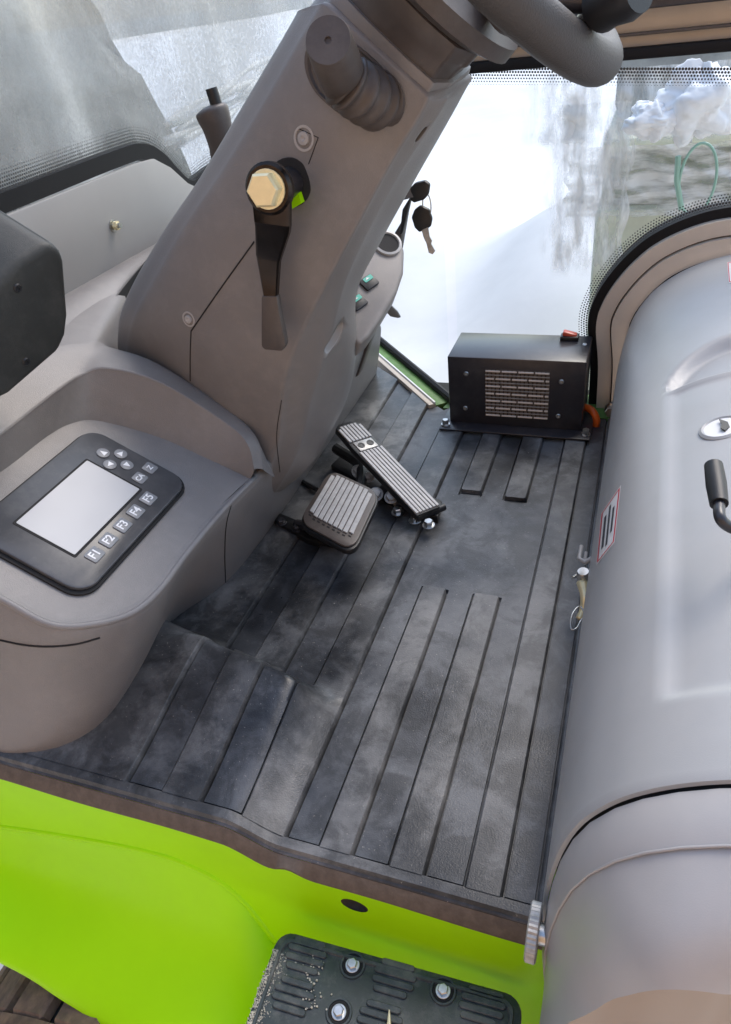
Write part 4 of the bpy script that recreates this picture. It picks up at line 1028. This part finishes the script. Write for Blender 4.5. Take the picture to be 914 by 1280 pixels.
for k in range(7):
    o_ = (k-3)*WW*.148; s0 = .008 if abs(k-3) < 3 else .016
    for x0, x1 in ((s0, LL*.20), (LL*.32, LL-.004)):
        MB().box(cA+lf*(x0+x1)/2+wf*o_+nf*.0015, (x1-x0, WW*.118, .005), ax=[lf, wf, nf], bev=.001, seg=1).build('ridge', 'pad', ac)
pc_ = cA+lf*LL*.26+nf*.001; em = MB()
em.box(pc_, (LL*.10, WW*.8, .004), ax=[lf, wf, nf], bev=.0015); eo = em.build('emblem_plate', 'alu', ac)
for a in (-1, 1): MB().lathe(pc_+wf*a*WW*.2+nf*.002, nf, [(WW*.14, 0), (WW*.14, .0012), (WW*.09, .0012), (WW*.08, .0004)], 14).build('emblem_ring', 'black', ac)
MB().prism([atz(415, 590, .0), atz(500, 640, .0), atz(548, 655, 0), atz(553, 635, 0), atz(470, 600, 0), atz(430, 575, 0)], (0, 0, .022), bev=.003).build('base_bracket', 'black', ac)
MB().tube([cA+lf*LL*.98-nf*.016-wf*.03, cA+lf*LL*.98-nf*.016+wf*.055], .009, 12).build('hinge_pin', 'black', ac)
MB().tube([atz(480, 610, .02), atz(497, 628, .03), cA+lf*LL*.7-nf*.02], .012, 10).build('linkage', 'blackmetal', ac)
for px, py in ((519, 651), (536, 657), (497, 641)): screw(atz(px, py, .024), (0, 0, 1), .0105, ac, 'zinc', 'bolt', .010, hexa=True)
for px, py, r in ((470, 618, .013), (489, 622, .012), (449, 589, .014), (461, 597, .010)): screw(atz(px, py, .045), (.2, -.5, .8), r, ac, 'alu', 'bolt', .010, hexa=True)
base(ac)
bk = thing('brake_pedal', 'square black brake pedal with grey ribbed pad on a black arm', 'pedal')
Q = [(373, 652), (413, 587), (475, 616), (441, 689)]
zb = .095
Bq = [atz(x, y, zb) for x, y in Q]
def BP2(a, b, h=0.0):      # a along the pedal 0..1 (near to far), b across 0..1
    return Bq[0]*(1-a)*(1-b)+Bq[1]*a*(1-b)+Bq[2]*a*b+Bq[3]*(1-a)*b+bn*h
bo = sum(Bq)/4; bu = unit((Bq[2]+Bq[1])/2-(Bq[0]+Bq[3])/2); bw = unit((Bq[3]+Bq[2])/2-(Bq[0]+Bq[1])/2); bn = V(0, 0, 1.)
BL = np.linalg.norm((Bq[2]+Bq[1])/2-(Bq[0]+Bq[3])/2); BW = np.linalg.norm((Bq[3]+Bq[2])/2-(Bq[0]+Bq[1])/2)
def bpoly(k, rr_, h): return [BP2(.5+x*k, .5+y*k, h) for x, y in rrect(1, 1, rr_)]
MB().prism(bpoly(1.05, .2, -.018), bn*.014, bev=.004).build('pedal_plate', 'black', bk)
MB().prism(bpoly(1.0, .2, -.004), bn*.006, bev=.003).build('pad', 'boot', bk)
for k in range(9):
    b0_ = .09+k*.0925; a0_, a1_ = (.20, .90) if k in (0, 8) else (.17, .94)
    MB().prism([BP2(a0_, b0_, .002), BP2(a1_, b0_, .002), BP2(a1_, b0_+.074, .002), BP2(a0_, b0_+.074, .002)], bn*.0035, bev=.001, seg=1).build('pad_rib', 'pad', bk)
    MB().prism([BP2(a0_-.05, b0_+.01, .002), BP2(a0_-.03, b0_+.01, .002), BP2(a0_-.03, b0_+.06, .002), BP2(a0_-.05, b0_+.06, .002)], bn*.0006).build('pad_slit', 'groove', bk)
MB().tube(cr([bo-bn*.03+bu*.02, bo-bn*.05+bu*.08, atz(452, 585, .05), atz(420, 560, .06)], 4), .014, 10).build('pedal_arm', 'black', bk)
MB().prism([atz(338, 655, .0), atz(345, 646, .0), atz(400, 668, 0), atz(440, 685, 0), atz(436, 694, 0), atz(385, 681, 0)], (0, 0, .018), bev=.003).build('base_bracket', 'black', bk)
MB().tube([atz(372, 655, .02), bo-bu*BL*.3-bn*.02], .012, 10).build('return_link', 'blackmetal', bk)
MB().tube([atz(372, 598, .014), atz(382, 604, .014), atz(396, 612, .02)], .006, 8).build('spring_rod', 'black', bk)
for px, py in ((352, 654), (372, 662)): screw(atz(px, py, .018), (0, 0, 1), .009, bk, 'blackmetal', 'bolt', .008, hexa=True)
base(bk)

# =================================================================== SEAT BOX HOOD
sh = thing('seat_box', 'large skylit grey moulded seat box with rounded top edge at the right', 'seat box')
prof = [(-.020, -.02), (-.025, .04), (-.027, .10), (-.022, .17), (-.012, .235), (.004, .288), (.030, .333), (.060, .365), (.098, .392), (.14, .412), (.19, .427), (.25, .437), (.35, .442), (.5, .443), (.8, .44)]
PD = cr([V(x, 0, z) for x, z in prof], 5)
# arc length & normals
PN = []
for i in range(len(PD)):
    t = unit(PD[min(i+1, len(PD)-1)]-PD[max(i-1, 0)]); PN.append(V(-t[2], 0, t[0]))
YN, YR = .44, 1.82
ysn = np.unique(np.round(np.concatenate([np.linspace(YN, .62, 30), np.linspace(.62, 1.15, 36), np.linspace(1.15, 1.45, 50), np.linspace(1.45, YR, 16)]), 4))
def hood_off(x, y):
    o = -0.007*ss(.066, .082, x)*ss(.540, .556, y)*(1-ss(1.225, 1.24, y))
    # arched finger pocket behind the raised panel
    u = (x-.20)/.13; top_ = 1.25+.14*math.sqrt(max(0, 1-u*u)) if abs(u) < 1 else 1.25
    if y > 1.24 and y < top_ and x > .07: o -= 0.022*ss(1.24, 1.247, y)*(1-ss(top_-.03, top_, y))
    return o
rows = []
def xz(i, y): return PD[i]+PN[i]*hood_off(PD[i][0], y)+V(0, y, 0)
hx_extra = []
rows.append([V(p[0]+.006 if p[2] > .0 else p[0], YN+.012, p[2]-.004) for p in PD])
rows.append([p+PN[i]*-.006+V(0, YN, 0) for i, p in enumerate(PD)]); rows.append([p+PN[i]*-.0015+V(0, YN+.001, 0) for i, p in enumerate(PD)])
for y in ysn[1:]: rows.append([xz(i, y) for i in range(len(PD))])
hd = MB().grid(rows).build('hood', 'hood', sh, smooth=60)
bh = bvh(hd)
h, n = hit(bh, 903, 535, 0)
MB().lathe(h, n, [(.033, -.002), (.033, .001), (.029, .0035), (.026, .001)], 32).build('latch_ring', 'hood', sh)
MB().lathe(h, n, [(.0262, .0004), (.0262, .0016)], 32).build('latch_disc', 'white', sh)
u, v, n2 = frame(n, (0, 1, 0))
MB().prism([h+V(a, b, .003) for a, b in ((-.004, .018), (.008, .01), (.010, -.005), (.003, -.016), (-.003, -.010), (-.001, .004))], n*.003).build('latch_hook', 'black', sh)
base(sh)
# seat lever
lv = thing('seat_lever', 'bent black adjusting lever with rubber grip on the seat box', 'lever')
pz = .50; g0 = atz(892, 582, pz); g1 = atz(899, 630, pz-.01); g2 = atz(900, 646, pz-.012); g3 = atz(908, 656, pz-.02); g4 = atz(925, 663, pz-.03); g5 = atz(960, 668, pz-.06)
MB().tube([g0-V(0, -.003, 0), g0, g0*.5+g1*.5, g1], [.006, .0105, .0115, .010], 16).build('grip', 'black', lv, smooth=50)
MB().tube(cr([g1, g2, g3, g4, g5], 6), .0065, 12).build('rod', 'blackmetal', lv, smooth=180); base(lv)

# stickers
def sticker(name, label, quad, parent_b, mats, lines):
    t = thing(name, label, 'sticker'); Qd = [V(x, y, 0) for x, y in quad]
    def bil(a, b, o):
        p = Qd[0]*(1-a)*(1-b)+Qd[1]*a*(1-b)+Qd[2]*a*b+Qd[3]*(1-a)*b
        return hit(parent_b, p[0], p[1], o)[0]
    def q4(a0, a1, b0, b1, o, nm, mt_):
        G = [[bil(a, b, o) for a in np.linspace(a0, a1, 7)] for b in np.linspace(b0, b1, 9)]
        if any(p is None for r in G for p in r): return
        MB().grid(G).build(nm, mt_, t, smooth=0)
    q4(0, 1, 0, 1, .0006, 'backing', 'white')
    for a0, a1, b0, b1 in ((.04, .10, .03, .97), (.90, .96, .03, .97), (.10, .90, .03, .05), (.10, .90, .95, .97)): q4(a0, a1, b0, b1, .0012, 'border', 'red')
    for a0, a1, b0, b1 in lines: q4(a0, a1, b0, b1, .0012, 'print', 'ink')
    base(t)
sticker('warning_sticker', 'white label with red border on the near side of the seat box above the mat', [(752, 642), (777, 606), (769, 678), (746, 707)], bh, None, [(.22, .34, .2, .8), (.45, .55, .12, .85), (.66, .76, .25, .7)])
sticker('edge_sticker', 'white red edged label on the seat box top, cut by the right image edge', [(909, 328), (925, 326), (928, 352), (911, 354)], bh, None, [(.4, .8, .3, .7)])

# cowl in front of the seat box
cw = thing('seat_base_cowl', 'faceted grey painted cowl with rounded shoulder in front of the seat box', 'cowl')
sel = [(p[0], p[2]) for p in PD]
def ringp(y, off, zlow=-.5):
    r = [V(-.012-off*.5, y, zlow), V(-.016-off, y, -.06)]
    r += [V(p[0], y, p[2])+PN[i]*off for i, p in enumerate(PD) if p[2] > .0][::4]
    return r
R0 = ringp(.452, -.012); R1 = ringp(.438, -.012); R2 = ringp(.436, -.006); R3 = ringp(.430, -.0055)
nR = len(R0)
end_px = [(676, 1290), (684, 1205), (700, 1120), (712, 1090), (735, 1064), (760, 1046), (790, 1032), (822, 1021), (856, 1014), (885, 1011), (914, 1010)]
E_ = []
def at_y(px, y): return aty(px[0], px[1], y)
G = [R0, R1, R2, R3]
sh1 = [p+V(0, -.035, 0) for p in R3]
G.append([p+V(0, -.030, 0) for p in R3]); 
cxz = V(.35, 0, .05)
def shrink(ring, s_, y):
    return [V(.30+(p[0]-.30)*s_, y, .0+(p[2])*s_) for p in ring]
G.append(shrink(R3, .985, .385))
MB().grid(G).build('shoulder', 'cowl', cw, smooth=50)
MB().grid([[p for p in ringp(.436, -.010, -.1)], [p for p in ringp(.470, -.010, -.1)]]).build('gap_shade', 'groove', cw)  # dark band added for the shade in the open joint
# facets: from the shoulder to a lower lip
sh_in = G[-1]
tgt_px = [(640, 1500), (655, 1400), (668, 1330), (700, 1285), (735, 1262), (762, 1252), (800, 1243), (838, 1236), (870, 1238), (905, 1244), (960, 1256)]
ks = np.linspace(0, len(sh_in)-1, 11); topf = [sh_in[int(round(k))] for k in ks]
tk = [0, 3, 6, 9, 13, len(sh_in)-1]
bpx2 = [(640, 1500, .30), (668, 1330, .30), (745, 1262, .30), (790, 1243, .297), (838, 1237, .294), (905, 1243, .30), (1000, 1262, .31)]
bd = cr([aty(a, b, c) for a, b, c in bpx2]+[V(.45, .32, .20), V(.80, .34, .15)], 5); nb2 = len(bd)
kk2 = np.interp(np.minimum(np.arange(nb2)/30.0, 1), np.linspace(0, 1, 6), tk)
td = [sh_in[int(a)]*(1-(a-int(a)))+sh_in[min(int(a)+1, len(sh_in)-1)]*(a-int(a)) for a in kk2]
rowsf = [[a*(1-t)+b*t+V(0, .003*(1-t)-.014*math.sin(math.pi*t), -.002*(1-t)+.006*math.sin(math.pi*t)) for a, b in zip(td, bd)] for t in np.linspace(0, 1, 12)]
MB().tube(sh_in, .0014, 8).build('shoulder_edge', 'cowl', cw, smooth=180)
MB().grid(rowsf).build('front_face', 'cowl', cw, smooth=180)
MB().grid([bd, [p+V(0, .004, -.003) for p in bd], [p+V(0, .02, -.004) for p in bd], [p+V(0, .05, -.4) for p in bd]]).build('under_face', 'under', cw, smooth=30)
base(cw)

# pin, bracket, knurled knob
pn_ = thing('lock_pin', 'plated locking pin with wire ring clipped to the seat box edge above the mat', 'pin')
zp = .075
MB().lathe(atz(729, 714, zp+.02), (.1, .1, -1), [(.010, 0), (.012, .004), (.012, .018), (.009, .020), (.009, .03)], 18).build('pin_head', 'zinc', pn_)
MB().tube(cr([atz(728, 728, zp), atz(732, 745, zp-.01), atz(730, 762, zp-.03), atz(724, 774, zp-.04)], 5), [.011-.0003*i for i in range(16)], 12).build('hook', 'brass', pn_, smooth=180)
rp = [atz(725, 758, zp-.01), atz(717, 765, zp-.01), atz(713, 778, zp-.015), atz(715, 787, zp-.02), atz(721, 785, zp-.02), atz(726, 776, zp-.02), atz(731, 768, zp-.015)]
MB().tube(cr_closed(rp, 4), .0016, 6, closed=True).build('wire_ring', 'zinc', pn_, smooth=180)
MB().tube([atz(716, 722, zp), atz(722, 718, zp), atz(733, 722, zp)], .003, 8).build('cross_pin', 'zinc', pn_)
base(pn_)
bkt = thing('hinge_bracket', 'small bent silver bracket beside the lower corner of the warning label', 'bracket')
MB().tube([atz(*p) for p in ((727, 682, .13), (724, 698, .12), (731, 703, .12), (742, 697, .125), (749, 684, .14))], [.0035, .004, .005, .0045, .004], 8).build('hook', 'slotgrey', bkt, smooth=60)
MB().tube([atz(*p) for p in ((731, 703, .12), (733, 690, .13))], .003, 8).build('spur', 'slotgrey', bkt)
base(bkt)
kb = thing('knurled_knob', 'knurled silver thumb screw at the front right corner of the mat', 'thumb screw')
kc = aty(667, 1165, .40); kr = .031
pr_ = MB(); rings = []
for x, r in ((-.0065, kr*.93), (-.005, kr), (.005, kr), (.0065, kr*.93)):
    rings.append([kc+V(x, (r+(.0012 if k % 2 else 0))*math.cos(2*math.pi*k/72), (r+(.0012 if k % 2 else 0))*math.sin(2*math.pi*k/72)) for k in range(72)])
pr_.grid(rings, closed_v=True); pr_.f.append(tuple(range(72))); pr_.f.append(tuple(range(216, 288)))
pr_.build('knurled_disc', 'alu', kb, smooth=20)
MB().lathe(kc, (1, 0, 0), [(.012, .006), (.012, .02), (.018, .021), (.018, .028), (.010, .03), (.010, .045)], 20).build('shank', 'zinc', kb)
base(kb)
MBs = MB().prism([V(-.022, .46, .0), V(-.014, .46, .0), V(-.014, .46, .12), V(-.022, .46, .10)], (0, .03, 0)); 
tag(MBs.build('green_edge', 'green'), 'thin green painted edge between mat and seat box cowl', 'edge strip')
